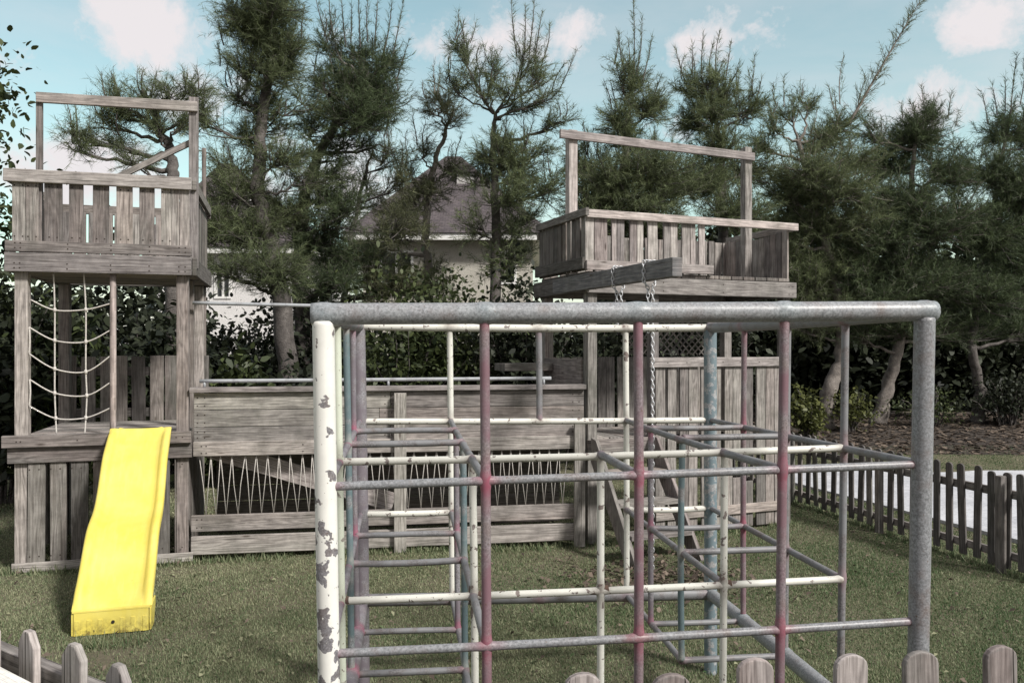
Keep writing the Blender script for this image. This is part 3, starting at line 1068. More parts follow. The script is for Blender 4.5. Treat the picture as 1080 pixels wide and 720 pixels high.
# sloping plank behind
mb = MB(); mb.beam((.10, .16, zz(.815)), (1.75, .16, zz(.275)), .17, .035); mb.build('brace', WOOD_PALE, BW, .004)
mb = MB()
for i in range(5):
    mb.box(.03, BL_ - .05, .93, .955, .03 + i * .155, .03 + i * .155 + .148)
mb.build('back_planks', WOOD_DARK, BW, .003)
mb = MB()
for i in range(24):
    mb.box(.02 + i * .145, .02 + i * .145 + .135, .08, .92, zz(.80), zz(.835))
mb.build('walkway_floor', WOOD_DARK, BW, .003)
mb = MB(); mb.tube([(.06, .04, zz(1.415)), (BL_ - .33, .04, zz(1.42))], .0165, 10, step=.2); mb.build('hand_rail', RAILPIPE, BW)
mb = MB()
for q in (.10, 1.7, BL_ - .4):
    mb.tube([(q, .04, zz(1.36)), (q, .04, zz(1.415))], .012, 8)
mb.build('rail_bracket', RAILPIPE, BW)
OB = empty('overhead_bar', 'thin grey metal bar spanning high between the two towers', 'metal bar', BA, A2)
mb = MB(); mb.tube([(-.10, .50, zz(2.125)), (BL_ + .25, .50, zz(2.06))], .017, 10, step=.15); mb.build('bar', RAILPIPE, OB)

# ------------------------------------------------------------------ second tower (right)
A3 = R(21.5)
RTo = Vector((0.715, 7.60, GZ))
T2 = empty('play_tower', 'square wooden lookout tower with the cantilevered grey beam and two hanging chains', 'play tower', RTo, A3)
W2, D2 = 2.38, 1.10
ca, sa = math.cos(A3), math.sin(A3)


def rx(px, y=0.0):
    """local x on tower 2 plane y for survey column px"""
    s = (px - 540) / FOC
    ox, oy = RTo.x - y * sa, RTo.y + y * ca
    return (s * oy - ox) / (ca - s * sa)


def rz_(py, x, y=0.0):
    return zz(PZ(py, RTo.y + x * sa + y * ca))


for (x, y, z1) in ((.05, .05, 2.40), (W2 - .05, .05, 2.40), (.05, D2 - .05, 2.40), (W2 - .05, D2 - .05, 2.40)):
    mb = MB(); post(mb, x, y, 0, zz(2.23)); mb.build('post', WOOD, T2, .005)
xm = rx(688.5, .05)
mb = MB(); post(mb, xm, .05, 0, zz(2.23), .085); mb.build('post', WOOD_PALE, T2, .005)
# deck beams
mb = MB(); mb.box(-.03, W2 + .04, -.045, -.005, zz(2.225), zz(2.385)); mb.nails([(x_, -.0452, zz(z_)) for x_ in (.02, .06, .8, 1.5, W2 - .06, W2 - .01) for z_ in (2.26, 2.34)]); mb.build('edge_board', WOOD_PALE, T2, .005)
mb = MB(); mb.box(-.07, -.034, -.02, D2 + .04, zz(2.235), zz(2.39)); mb.build('edge_board', WOOD_DARK, T2, .005)
mb = MB(); mb.box(W2 + .002, W2 + .04, .0, D2 + .04, zz(2.235), zz(2.39)); mb.build('edge_board', WOOD_DARK, T2, .005)
mb = MB(); mb.box(-.03, W2, D2 + .002, D2 + .04, zz(2.235), zz(2.39)); mb.build('edge_board', WOOD_DARK, T2, .005)
mb = MB()
for i in range(16):
    mb.box(.005 + i * .148, .005 + i * .148 + .138, .0, D2, zz(2.395), zz(2.43))
mb.build('upper_deck', WOOD_DARK, T2, .004)
mb = MB(); mb.box(-.03, rx(745) + .06, -.042, -.012, zz(2.44), zz(2.53)); mb.build('toe_board', WOOD_PALE, T2, .004)
mb = MB(); mb.box(-.062, -.03, -.01, D2 + .03, zz(2.45), zz(2.56)); mb.build('toe_board', WOOD_DARK, T2, .004)
# front railing boards, measured
mb = MB()
for (a, b_) in ((617, 626), (626.5, 640), (645, 650), (650.5, 658), (664, 671), (671.5, 678), (683, 693), (699.5, 706), (706.5, 714), (719, 727), (727.5, 733), (736.5, 743)):
    mb.box(rx(a), rx(b_), -.010, .012, zz(2.445), zz(2.955), None, .003)
mb.build('railing_pickets', WOOD_PALE, T2, .003)
mb = MB()
yg = .02
while yg < D2 - .02:
    w = random.uniform(.07, .10)
    mb.box(-.012, .01, yg, yg + w, zz(2.44), zz(2.955), None, .003)
    yg += w + random.choice((.008, .03))
mb.build('railing_pickets', WOOD_DARK, T2, .003)
mb = MB()
xg = .03
while xg < W2 - .02:
    w = random.uniform(.07, .10)
    mb.box(xg, xg + w, D2 - .01, D2 + .012, zz(2.40), zz(2.93) + random.uniform(-.02, .02), None, .004)
    xg += w + random.choice((.004, .006, .028))
mb.build('railing_pickets', WOOD, T2, .003)
mb = MB()
yg = .04
while yg < D2 - .04:
    w = random.uniform(.08, .10)
    mb.box(W2 - .012, W2 + .01, yg, yg + w, zz(2.40), zz(2.955) - .05 * math.sin(math.pi * yg / D2), None, .003)
    yg += w + .01
mb.build('railing_pickets', WOOD, T2, .003)
mb = MB(); mb.box(-.03, W2 + .06, -.052, -.012, zz(2.93), zz(3.005)); mb.build('rail_cap', WOOD_PALE, T2, .005)
mb = MB(); mb.box(-.05, -.012, -.055, D2 + .03, zz(2.945), zz(3.02)); mb.build('rail_cap', WOOD_DARK, T2, .005)
mb = MB(); mb.box(W2 + .012, W2 + .05, -.01, D2 + .03, zz(2.93), zz(2.995)); mb.build('rail_cap', WOOD, T2, .005)
mb = MB(); mb.box(-.03, W2 + .01, D2 + .014, D2 + .05, zz(2.86), zz(2.93)); mb.build('rail_cap', WOOD_DARK, T2, .005)
# gallows frame
mb = MB(); mb.box(.02, .115, .45, .54, zz(2.43), zz(3.88)); mb.build('top_post', WOOD_PALE, T2, .005)
mb = MB(); mb.box(2.15, 2.24, .45, .54, zz(2.43), zz(3.90)); mb.build('top_post', WOOD, T2, .005)
mb = MB(); mb.beam((-.09, .43, zz(3.82)), (2.25, .43, zz(3.79)), .085, .036); mb.build('top_beam', WOOD_PALE, T2, .004)
# lower front right picket panel with cap and the arched opening
mb = MB()
xg = rx(691)
xe = rx(827)
ah0, ah1 = rx(770), rx(806)
while xg < xe - .04:
    w = min(random.uniform(.085, .115), xe - xg)
    xc = xg + w / 2
    zt = zz(1.60)
    if ah0 < xc < ah1:
        q = (xc - ah0) / (ah1 - ah0)
        mb.box(xg, xg + w, -.01, .012, .03, zz(.44) - .10 * math.sin(math.pi * q), None, .003)
        mb.box(xg, xg + w, -.01, .012, zz(.62) + .05 * math.sin(math.pi * q), zt, None, .003)
    else:
        mb.box(xg, xg + w, -.01, .012, .03, zt, None, .003)
    xg += w + random.choice((.006, .03, .045))
mb.build('front_panel', WOOD, T2, .003)
mb = MB(); mb.box(rx(684), rx(829), -.04, -.013, zz(1.515), zz(1.61)); mb.nails([(rx(q), -.0402, zz(1.56)) for q in (688, 702, 722, 741, 760, 778, 798, 820)]); mb.build('panel_cap', WOOD_PALE, T2, .004)
mb = MB(); mb.box(rx(690), rx(828), -.036, -.013, zz(.02), zz(.115)); mb.build('panel_rail', WOOD, T2, .004)
# rear lower picket panel
mb = MB()
xg = .0
while xg < W2 - .05:
    w = random.uniform(.09, .12)
    mb.box(xg, xg + w, D2 - .01 + .06, D2 + .072, zz(.75), zz(1.60), None, .003)
    xg += w + random.choice((.006, .006, .04))
mb.build('back_panel', WOOD, T2, .003)
mb = MB(); mb.box(-.012, .012, .12, D2 - .1, zz(1.20), zz(1.595)); mb.box(-.012, .012, .12, D2 - .1, zz(.80), zz(1.19)); mb.build('side_panel', WOOD, T2, .003)
# lower deck
mb = MB(); mb.box(-.02, rx(691), -.05, -.012, zz(.70), zz(.845)); mb.build('edge_board', WOOD, T2, .005)
mb = MB()
for i in range(16):
    mb.box(.005 + i * .148, .005 + i * .148 + .138, .12, D2 - .11, zz(.80), zz(.838))
mb.build('lower_deck', WOOD, T2, .004)
# diamond lattice at the back of the room
mb = MB()
xa, xb, za, zb = 1.02, 2.30, zz(1.62), zz(2.20)
d = .085
n = int((xb - xa + zb - za) / d)
for s in (1, -1):
    for i in range(1, n):
        o_ = i * d
        if s == 1:
            p0 = (xa + max(0, o_ - (zb - za)), za + min(o_, zb - za)); p1 = (xa + min(o_, xb - xa), za + max(0, o_ - (xb - xa)))
        else:
            p0 = (xa + max(0, o_ - (zb - za)), zb - min(o_, zb - za)); p1 = (xa + min(o_, xb - xa), zb - max(0, o_ - (xb - xa)))
        yy = D2 + .085 + (.006 if s == 1 else 0)
        if abs(p1[0] - p0[0]) > .05:
            mb.beam((p0[0], yy, p0[1]), (p1[0], yy, p1[1]), .016, .005)
mb.build('lattice', WOOD, T2)
mb = MB(); mb.box(-.55, -.02, D2 - .35, D2 - .05, zz(1.47), zz(1.545)); mb.build('ledge', WOOD_DARK, T2, .004)

# cantilevered grey beam: world coordinates -> tower 2 local
inv = (Matrix.Translation(RTo) @ Matrix.Rotation(A3, 4, 'Z')).inverted()
bw0, bw1 = Vector((.30, 8.62, 2.320)), Vector((1.235, 6.02, 2.315))
mb = MB(); mb.beam(inv @ bw0, inv @ bw1, .145, .088, tint=.55); mb.build('beam', WOOD_BLUE, T2, .007)
# chains, each a thing of its own


def chain(t, label, long_z, short_z):
    p = bw0.lerp(bw1, t)
    d = (bw1 - bw0).normalized()
    side = d.cross(Vector((0, 0, 1))).normalized()
    top = EYE
    root = empty('hanging_chain', label, 'chain', (p.x, p.y, GZ), 0, 'chains on the cantilevered beam')
    o0 = Vector((p.x, p.y, GZ))
    mb = MB()
    # path: from the short end up one face, over the beam, down the other face, gathered below
    hw, hh = .044 + .010, .0725 + .010
    c = p - o0
    path = [c + side * .012 + Vector((0, 0, short_z - (p.z))), c + side * .016 + Vector((0, 0, -hh - .05)), c + side * hw + Vector((0, 0, -hh + .012)), c + side * hw + Vector((0, 0, hh - .01)),
            c + side * (hw - .012) + Vector((0, 0, hh)), c - side * (hw - .012) + Vector((0, 0, hh)), c - side * hw + Vector((0, 0, hh - .01)), c - side * hw + Vector((0, 0, -hh + .012)),
            c - side * .016 + d * .02 + Vector((0, 0, -hh - .05)), c - side * .012 + d * .025 + Vector((0, 0, long_z - p.z))]
    ln = [0]
    for a, b_ in zip(path, path[1:]):
        ln.append(ln[-1] + (b_ - a).length)
    s = 0.0
    i = 0
    pitch = .034
    while s < ln[-1]:
        k = max(j for j in range(len(ln) - 1) if ln[j] <= s)
        q = (s - ln[k]) / (ln[k + 1] - ln[k])
        pos = path[k].lerp(path[k + 1], q)
        tg = (path[k + 1] - path[k]).normalized()
        ref = d if abs(tg.dot(d)) < .9 else side
        e1 = (ref - tg * ref.dot(tg)).normalized()
        e2 = tg.cross(e1)
        ang = math.pi / 4 + (math.pi / 2 if i % 2 else 0)
        w = e1 * math.cos(ang) + e2 * math.sin(ang)
        mb.torus(pos, tg * .023, w * .0125, .0046, None, 10, 5)
        s += pitch
        i += 1
    mb.build('links', CHAIN, root)


chain(.655, 'short galvanised chain looped round the middle of the cantilevered beam', 1.95, 1.90)
chain(.850, 'long galvanised chain hanging from the free end of the beam almost to the lawn', -.06, 1.85)

# steps against tower 2
ST = empty('wooden_steps', 'short open wooden steps leading up to the lookout tower deck', 'steps', RTo, A3)
sa0, sa1 = rx(619), rx(686)
RUN, RISE = .82, zz(.82)
for i, xs_ in enumerate((sa0 + .02, sa1 - .02)):
    mb = MB()
    poly = [(-.02, RISE + .05), (-.12, RISE + .03), (-RUN - .02, .02), (-RUN - .02, -.0), (-RUN + .16, -.0), (-.02, RISE - .18)]
    mb.prism(poly, (xs_, -.055, 0), (0, 1, 0), (0, 0, 1), .036)
    mb.build('stringer', WOOD if i == 0 else WOOD_PALE, ST, .004)
for i in range(3):
    q = (i + 1) / 4
    y0 = -.055 - RUN * (1 - q)
    zt = RISE * q
    mb = MB(); mb.box(sa0 + .04, sa1 - .04, y0 - .10, y0 + .10, zt - .04, zt); mb.build('tread', WOOD, ST, .004)

# ------------------------------------------------------------------ picket fences
random.seed(21)


def picket(mb, w, h, t, style, tint=None):
    if style == 'round':
        poly = [(-w / 2, 0), (w / 2, 0), (w / 2, h - w * .34)]
        for k in range(1, 8):
            th = math.pi * k / 8
            poly.append((w / 2 * math.cos(th), h - w * .34 + w * .34 * math.sin(th)))
        poly.append((-w / 2, h - w * .34))
    else:
        poly = [(-w / 2, 0), (w / 2, 0), (w / 2, h - w * .42), (w * .17, h), (-w * .17, h), (-w / 2, h - w * .42)]
    mb.prism(poly, (0, 0, 0), (1, 0, 0), (0, 0, 1), t, tint)


def fence(name, label, a, b, pitch, w, h, t, style, mat, rails, railmat, posts, post_side, zf=lambda x, y: GZ, postmat=None, first=0.0, rail_side=1):
    a, b = Vector(a), Vector(b)
    ang = math.atan2(b.y - a.y, b.x - a.x)
    L = (b - a).length
    root = empty(name, label, 'fence', (a.x, a.y, zf(a.x, a.y)), ang)
    z0 = zf(a.x, a.y)
    protos = []
    for q in range(5):
        mb = MB(); picket(mb, w * random.uniform(.95, 1.05), h, t, style)
        protos.append(mb.build('picket', mat, root, .004))
    x = first
    i = 0
    while x < L:
        o = protos[i] if i < 5 else protos[random.randrange(5)].copy()
        if i >= 5:
            C.objects.link(o)
            o.parent = root
        wx = a + (b - a) * (x / L)
        o.location = (x, random.gauss(0, .003), zf(wx.x, wx.y) - z0 + .036 + random.gauss(0, .006))
        o.rotation_euler = (random.gauss(0, .012), random.gauss(0, .018), random.gauss(0, .04))
        x += pitch + random.gauss(0, .003)
        i += 1
    for k in range(i, 5):
        bpy.data.objects.remove(protos[k])
    for (rz0, rz1, rt) in rails:
        mb = MB()
        yo = rail_side * (t / 2 + rt / 2 + .004)
        mb.box(-.05, L + .05, yo - rt / 2, yo + rt / 2, rz0, rz1)
        mb.build('rail', railmat, root, .004)
    for px_ in posts:
        mb = MB()
        yo = post_side * (t / 2 + .04 + (rails[0][2] + .008 if post_side == rail_side else .006))
        mb.box(px_ - .031, px_ + .031, yo - .031, yo + .031, -.02, h + .0)
        mb.build('post', postmat or mat, root, .006)
    return root


# far right fence between lawn and concrete
fa, fb = (4.24, 6.25), (2.95, 11.1)
fence('picket_fence', 'dark weathered picket fence along the pale concrete path beside the lawn', fa, fb, .150, .074, .80, .02, 'round', WOOD_FENCE,
      [(.61, .68, .035), (.10, .165, .035)], WOOD, (.48, 1.93, 3.45, 4.9), 1, lambda x, y: gh(x, y), WOOD_FENCE, .02, -1)
# near fence (right run)
fd = Vector((.912, .16, 0)).normalized()
fp = Vector((.393, 1.99, 0))
f1 = fp - fd * .2315 * 4.8
f2 = fp + fd * .2315 * 6.5
fence('picket_fence', 'row of pale round-topped pickets in front of the climbing frame', (f1.x, f1.y), (f2.x, f2.y), .2315, .093, 1.045, .02, 'round', WOOD_PALE,
      [(.72, .80, .035), (.25, .33, .035)], WOOD_PALE, (), 1, lambda x, y: GZ, WOOD_PALE, .8 * .2315)
# near fence (left run) from the far end to the corner
g1 = (-1.87, 2.606)
g2 = (-.72, 1.865)
fence('picket_fence', 'angled run of grey pickets in front of the slide tower', g1, g2, .2180, .090, 1.044, .022, 'dog', WOOD_PALE,
      [(.895, .975, .04), (.25, .33, .04)], WOOD_PALE, (), 1, lambda x, y: GZ, WOOD_PALE, .165)

# white deck railing on the camera side of the fence corner
TB = empty('deck_railing', 'white painted deck railing cap beside the angled grey pickets', 'railing', (-1.361, 2.144, GZ), math.atan2(-.109, .154))
mb = MB(); mb.box(-1.2, .75, -.27, 0, 1.0, 1.03); mb.build('cap_board', WHITEWOOD, TB, .008)
mb = MB(); mb.box(-1.15, .70, -.16, -.12, .88, .999); mb.build('rail', WHITEWOOD, TB, .004)
for x in (-1.0, -.2, .6):
    mb = MB(); post(mb, x, -.14, 0, .879, .09); mb.build('post', WHITEWOOD, TB, .005)

# ------------------------------------------------------------------ vegetation
def unit(v):
    return v / np.maximum(np.linalg.norm(v, axis=1, keepdims=True), 1e-9)


def needles(origins, dirs, length, width, tint):
    n = len(origins)
    s = unit(np.cross(dirs, rng.standard_normal((n, 3))))
    v = np.zeros((n, 3, 3))
    v[:, 0] = origins - s * width[:, None] / 2
    v[:, 1] = origins + s * width[:, None] / 2
    v[:, 2] = origins + dirs * length[:, None]
    return v.reshape(-1, 3), tint


def bez(a, c, b, k=7):
    return [a * (1 - t) ** 2 + c * 2 * t * (1 - t) + b * t * t for t in [i / k for i in range(k + 1)]]


def wiggle(pts, amp):
    out = [pts[0]]
    for p in pts[1:-1]:
        out.append(p + Vector((random.gauss(0, amp), random.gauss(0, amp), random.gauss(0, amp))))
    out.append(pts[-1])
    return out


def feathery_tree(name, label, Y, trunk, r0, clumps, wisps, foliage, bark=BARK, dens=1.0, group=None, seed=0, droop=0.22, plume=()):
    """trunk: survey points (px,py) up the stem; clumps: (px,py,rx,rz[,density]); wisps: bare upright shoots (px0,py0,px1,py1)"""
    random.seed(100 + seed)
    g = np.random.default_rng(500 + seed)
    sc = Y / FOC
    base = P(trunk[0][0], trunk[0][1], Y)
    base.z = gh(base.x, base.y)
    root = empty(name, label, 'tree', base, 0, group)
    tp = [Vector((0, 0, -.05))]
    for (px, py) in trunk[1:]:
        tp.append(P(px, py, Y + random.uniform(-.12, .12)) - base)
    tp = [p for i, p in enumerate(tp) if i == 0 or p.z > .1]
    sp = spline(tp, 6)
    m = len(sp)
    rad = [r0 * (1.25 - .25 * min(1, i / 4)) * (1 - .75 * i / (m - 1)) for i in range(m)]
    mb = MB()
    mb.tube(wiggle(sp, .018), rad, 9)
    zt = sp[-1].z
    O, D, T = [], [], []
    stems = MB()
    for cl in clumps:
        px, py, rx_, rz2 = cl[:4]
        dn = (cl[4] if len(cl) > 4 else 1.0) * dens
        rxm, rzm = rx_ * sc, rz2 * sc
        cen = P(px, py, Y + random.uniform(-.7, .7) * min(1.0, rxm * 1.2)) - base
        # attach on the trunk somewhat below
        best, bd = None, 1e9
        for i, p in enumerate(sp):
            dz = cen.z - p.z
            cost = (p - cen).length + (3.0 * max(0, .25 - dz)) + (0 if i > 2 else 2)
            if cost < bd:
                bd, best = cost, i
        a = sp[best]
        ctrl = a.lerp(cen, .5) + Vector((random.gauss(0, .12), random.gauss(0, .12), -.12 * (cen - a).length))
        limb = wiggle(bez(a, ctrl, cen, 8), .02)
        rl = min(rad[best] * .75, .018 + .018 * (cen - a).length)
        mb.tube(limb, [rl * (1 - .7 * i / 8) for i in range(9)], 6, False)
        nsub = max(7, int(rx_ * rz2 / (23 if px < 600 else 20) * dn))
        for q in range(nsub):
            v = g.standard_normal(3)
            v /= np.linalg.norm(v)
            v *= g.random() ** .4
            v *= random.choice((.85, 1.0, 1.25))
            e = cen + Vector((v[0] * rxm, v[1] * rxm * .9, v[2] * rzm))
            st = limb[random.randint(4, 8)]
            c2 = st.lerp(e, .5) + Vector((0, 0, -.05))
            sb = bez(st, c2, e, 4)
            mb.tube(sb, [.013, .011, .009, .007, .004], 4, False)
            bdir = (e - st).normalized()
            ntw = 8
            for w in range(ntw):
                t = .35 + .65 * (w + random.random()) / ntw
                p0 = st.lerp(e, t) + Vector((random.gauss(0, .03), random.gauss(0, .03), random.gauss(0, .03)))
                up = .55 - droop
                td = Vector((bdir.x * .6 + random.gauss(0, .5), bdir.y * .6 + random.gauss(0, .5), bdir.z * .4 + up + random.gauss(0, .45))).normalized()
                tl = random.uniform(.16, .40)
                nn = 26
                ts = np.linspace(.05, 1, nn)
                pts = np.array(p0)[None] + np.array(td)[None] * (ts * tl)[:, None]
                dd = np.array(td)[None] * .75 + g.standard_normal((nn, 3)) * .52
                dd[:, 2] += .0 - droop * .6
                O.append(pts); D.append(unit(dd))
                T.append(np.clip(.15 + .55 * random.random() + .12 * g.standard_normal(nn), 0, 1))
                if w % 2 == 0:
                    tip = p0 + td * tl
                    mb.tube([p0, tip], [.005, .002], 3, False)
    auto = []
    for cl in clumps:
        if cl[1] < 215 and random.random() < .8:
            for q in range(2):
                x0_ = cl[0] + random.uniform(-.7, .7) * cl[2]
                y0_ = cl[1] - cl[3] * random.uniform(.3, .8)
                auto.append((x0_, y0_, x0_ + random.uniform(-9, 9), y0_ - random.uniform(14, 34)))
    for ws in list(wisps) + auto:
        px0, py0, px1, py1 = ws[:4]
        a = P(px0, py0, Y) - base
        e = P(px1, py1, Y + random.uniform(-.2, .2)) - base
        ln = (e - a).length
        mid = a.lerp(e, .5) + Vector((random.gauss(0, .04), random.gauss(0, .04), 0))
        stem = bez(a, mid, e, 6)
        mb.tube(stem, [.012, .011, .010, .009, .007, .005, .003], 4, False)
        nt_ = int(ln / .035)
        for w in range(nt_):
            t = .1 + .9 * w / nt_
            p0 = a.lerp(e, t)
            ax = (e - a).normalized()
            td = (ax * .9 + Vector((random.gauss(0, .5), random.gauss(0, .5), .1))).normalized()
            tl = random.uniform(.04, .17) * (1.15 - .6 * t) * random.choice((.6, 1, 1))
            nn = 5
            ts = np.linspace(0, 1, nn)
            O.append(np.array(p0)[None] + np.array(td)[None] * (ts * tl)[:, None])
            D.append(unit(np.array(td)[None] * .9 + g.standard_normal((nn, 3)) * .4))
            T.append(np.clip(.2 + .4 * g.random(nn), 0, 1))
    for (px0, py0, px1, py1) in plume:
        a = P(px0, py0, Y) - base
        e = P(px1, py1, Y) - base
        stem = bez(a, a.lerp(e, .5) + Vector((-.05, 0, -.05)), e, 8)
        mb.tube(stem, [.03 * (1 - .85 * i / 8) for i in range(9)], 5, False)
        for w in range(85):
            t = .05 + .95 * w / 85
            p0 = stem[0].lerp(stem[-1], t)
            ax = (e - a).normalized()
            sd = 1 if w % 2 else -1
            td = (ax * .75 + Vector((sd * random.uniform(.2, .6), random.gauss(0, .35), random.gauss(0, .25)))).normalized()
            tl = random.uniform(.25, .5) * (1.1 - .7 * t)
            mb.tube([p0, p0 + td * tl], [.005, .002], 3, False)
            nn = 18
            ts = np.linspace(.05, 1, nn)
            O.append(np.array(p0)[None] + np.array(td)[None] * (ts * tl)[:, None])
            D.append(unit(np.array(td)[None] * .8 + g.standard_normal((nn, 3)) * .45))
            T.append(np.clip(.25 + .3 * g.random(nn), 0, 1))
    mb.build('trunk', bark, root)
    O, D, T = np.concatenate(O), np.concatenate(D), np.concatenate(T)
    n = len(O)
    v, t = needles(O, D, g.uniform(.06, .16, n), g.uniform(.0045, .009, n) * (Y / 13), T)
    np_mesh('crown', v, 3, t, foliage, root)
    return root


TREES = 'feathery trees behind the playground'
feathery_tree('feathery_tree', 'small twisted feathery tree showing through the frame on top of the slide tower', 11.5,
              [(186, 430), (184, 300), (183, 200), (180, 165), (165, 130), (150, 95)], .13,
              [(139, 118, 20, 14), (119, 150, 14, 10), (84, 158, 14, 9, .8), (108, 126, 12, 9), (178, 96, 15, 9), (203, 96, 14, 9), (75, 140, 10, 9, .7),
               (167, 134, 14, 10, .8), (150, 108, 15, 9), (210, 120, 14, 12, .6), (118, 105, 14, 7, .5), (190, 130, 12, 10, .5), (140, 170, 22, 8, .5)],
              [(118, 98, 118, 78), (150, 95, 151, 74), (196, 85, 197, 76)], NEEDLE, seed=1, group=TREES)
feathery_tree('feathery_tree', 'tallest feathery tree with dense column crown rising past the slide tower', 12.5,
              [(312, 430), (298, 330), (284, 255), (272, 195), (276, 125), (284, 60), (282, -40)], .17,
              [(285, 8, 36, 24, 1.3), (272, 40, 34, 24, 1.3), (252, 72, 22, 13), (300, 45, 20, 26, 1.2), (285, 80, 26, 20), (262, 150, 18, 24), (300, 165, 30, 18), (250, 100, 22, 14, .8),
               (250, 205, 38, 22), (300, 225, 42, 24), (240, 245, 30, 24), (290, 285, 42, 28), (235, 285, 26, 16, .7), (320, 110, 14, 20, .6), (290, 130, 22, 18, .7), (215, 130, 14, 14, .5), (285, -30, 30, 24), (262, 20, 30, 20, 1.1), (300, 70, 26, 16, 1.0), (270, 110, 30, 18, .7), (225, 235, 26, 26, .8), (265, 250, 40, 26, .9), (245, 180, 26, 18, .7), (320, 190, 24, 18, .7)],
              [(236, 48, 230, 22), (232, 70, 229, 45), (318, 40, 322, 5), (262, 20, 255, -12), (300, 15, 304, -15)], NEEDLE, seed=2, group=TREES)
feathery_tree('feathery_tree', 'forked feathery tree with a leaning crown and many upright shoots next to the tallest tree', 13.2,
              [(322, 430), (318, 330), (317, 250), (322, 205), (340, 155), (365, 115), (388, 80)], .15,
              [(388, 95, 30, 28, 1.5), (362, 118, 26, 20, 1.3), (402, 72, 20, 20, 1.1), (340, 88, 20, 20), (346, 50, 10, 28, .8), (396, 125, 22, 13, 1.2), (330, 135, 20, 18), (350, 165, 24, 14, .5), (400, 152, 24, 13, .45), (375, 60, 22, 20, .8),
               (340, 205, 30, 22, .9), (365, 225, 34, 26, .8), (370, 275, 40, 22, .8), (330, 255, 34, 24, 1.0), (365, 150, 22, 15, .7), (345, 300, 40, 24, 1.0), (380, 120, 36, 26, .8), (365, 85, 26, 26, .8), (350, 185, 26, 20, .6), (410, 110, 20, 22, .7)],
              [(346, 45, 332, -6), (352, 40, 347, -8), (365, 50, 360, -4), (380, 50, 378, -12), (395, 50, 399, -8), (405, 55, 414, -10), (412, 70, 426, 0), (388, 45, 388, -2), (418, 85, 432, 40), (370, 45, 371, 5)],
              NEEDLE_DARK, seed=3, group=TREES)
feathery_tree('feathery_tree', 'thin open feathery tree with bare forked stems in front of the hipped roof', 14,
              [(352, 430), (362, 330), (370, 260), (380, 205), (392, 165)], .07,
              [(388, 200, 18, 16, .5), (418, 195, 18, 16, .6), (405, 170, 16, 10, .4), (425, 240, 34, 24, .7), (375, 215, 20, 18, .4), (405, 300, 44, 26, 1.0), (380, 270, 30, 18, .6), (450, 300, 34, 20, .8)],
              [(425, 180, 424, 150), (410, 160, 413, 135)], NEEDLE_OLIVE, seed=4, group=TREES)
feathery_tree('feathery_tree', 'slim feathery tree with a straight pale trunk crossing the hipped roof', 15,
              [(452, 440), (450, 320), (450, 230), (456, 185), (466, 150), (478, 118)], .10,
              [(432, 212, 28, 22, .9), (428, 182, 14, 14, .6), (455, 200, 20, 18, .8), (462, 106, 14, 10, .6), (445, 160, 12, 14, .5), (458, 112, 16, 9, .6), (472, 130, 16, 10, .5), (470, 180, 14, 12, .4), (415, 225, 36, 20, .45), (390, 255, 34, 22, .45), (440, 285, 40, 14, .5)],
              [(450, 105, 446, 85), (430, 165, 428, 140)], NEEDLE_OLIVE, BARK_PALE, seed=5, group=TREES)
feathery_tree('feathery_tree', 'gnarled feathery tree with bare curved limbs between roof and lookout tower', 14,
              [(523, 440), (522, 320), (523, 250), (521, 190), (520, 145), (522, 120)], .12,
              [(530, 165, 34, 24, 1.1), (550, 180, 24, 20), (540, 205, 36, 18, 1.0), (505, 185, 18, 18, .8), (488, 50, 13, 12, .8), (494, 74, 13, 12, .8), (478, 92, 12, 9, .6), (540, 90, 18, 13, .7), (558, 62, 15, 10, .9), (577, 104, 18, 9, .8),
               (510, 98, 16, 12, .6), (545, 112, 14, 9, .5), (592, 128, 12, 7, .7), (522, 75, 10, 12, .4), (570, 82, 12, 9, .5), (550, 235, 26, 20, .8), (565, 160, 16, 18, .5), (535, 270, 34, 26, .7), (505, 240, 22, 20, .5), (580, 200, 22, 26, .7)],
              [(490, 45, 486, 22), (496, 45, 502, 24), (545, 58, 539, 0), (553, 58, 554, 5), (558, 58, 564, -4), (565, 58, 572, 12), (572, 65, 580, 24), (590, 95, 609, 52), (582, 98, 596, 66), (470, 95, 452, 84)], NEEDLE, seed=6, group=TREES)
feathery_tree('feathery_tree', 'feathery tree with one long spire shoot behind the top frame of the lookout tower', 14.2,
              [(655, 440), (655, 300), (656, 220), (660, 160), (666, 110)], .13,
              [(665, 95, 20, 16, 1.1), (682, 118, 26, 20, 1.1), (650, 130, 22, 18, 1.1), (690, 178, 44, 28, 1.1), (640, 190, 34, 28, 1.1), (670, 215, 50, 28, 1.1), (615, 175, 24, 30, .9), (722, 195, 30, 28), (655, 78, 12, 14, .7), (620, 225, 34, 28), (695, 245, 44, 28, 1.0), (665, 150, 34, 20, .8)],
              [(668, 82, 668, -4), (660, 82, 652, 32), (678, 85, 688, 38), (672, 75, 677, 18), (645, 115, 637, 86), (690, 100, 698, 78), (663, 80, 662, 40)], NEEDLE, seed=7, group=TREES)
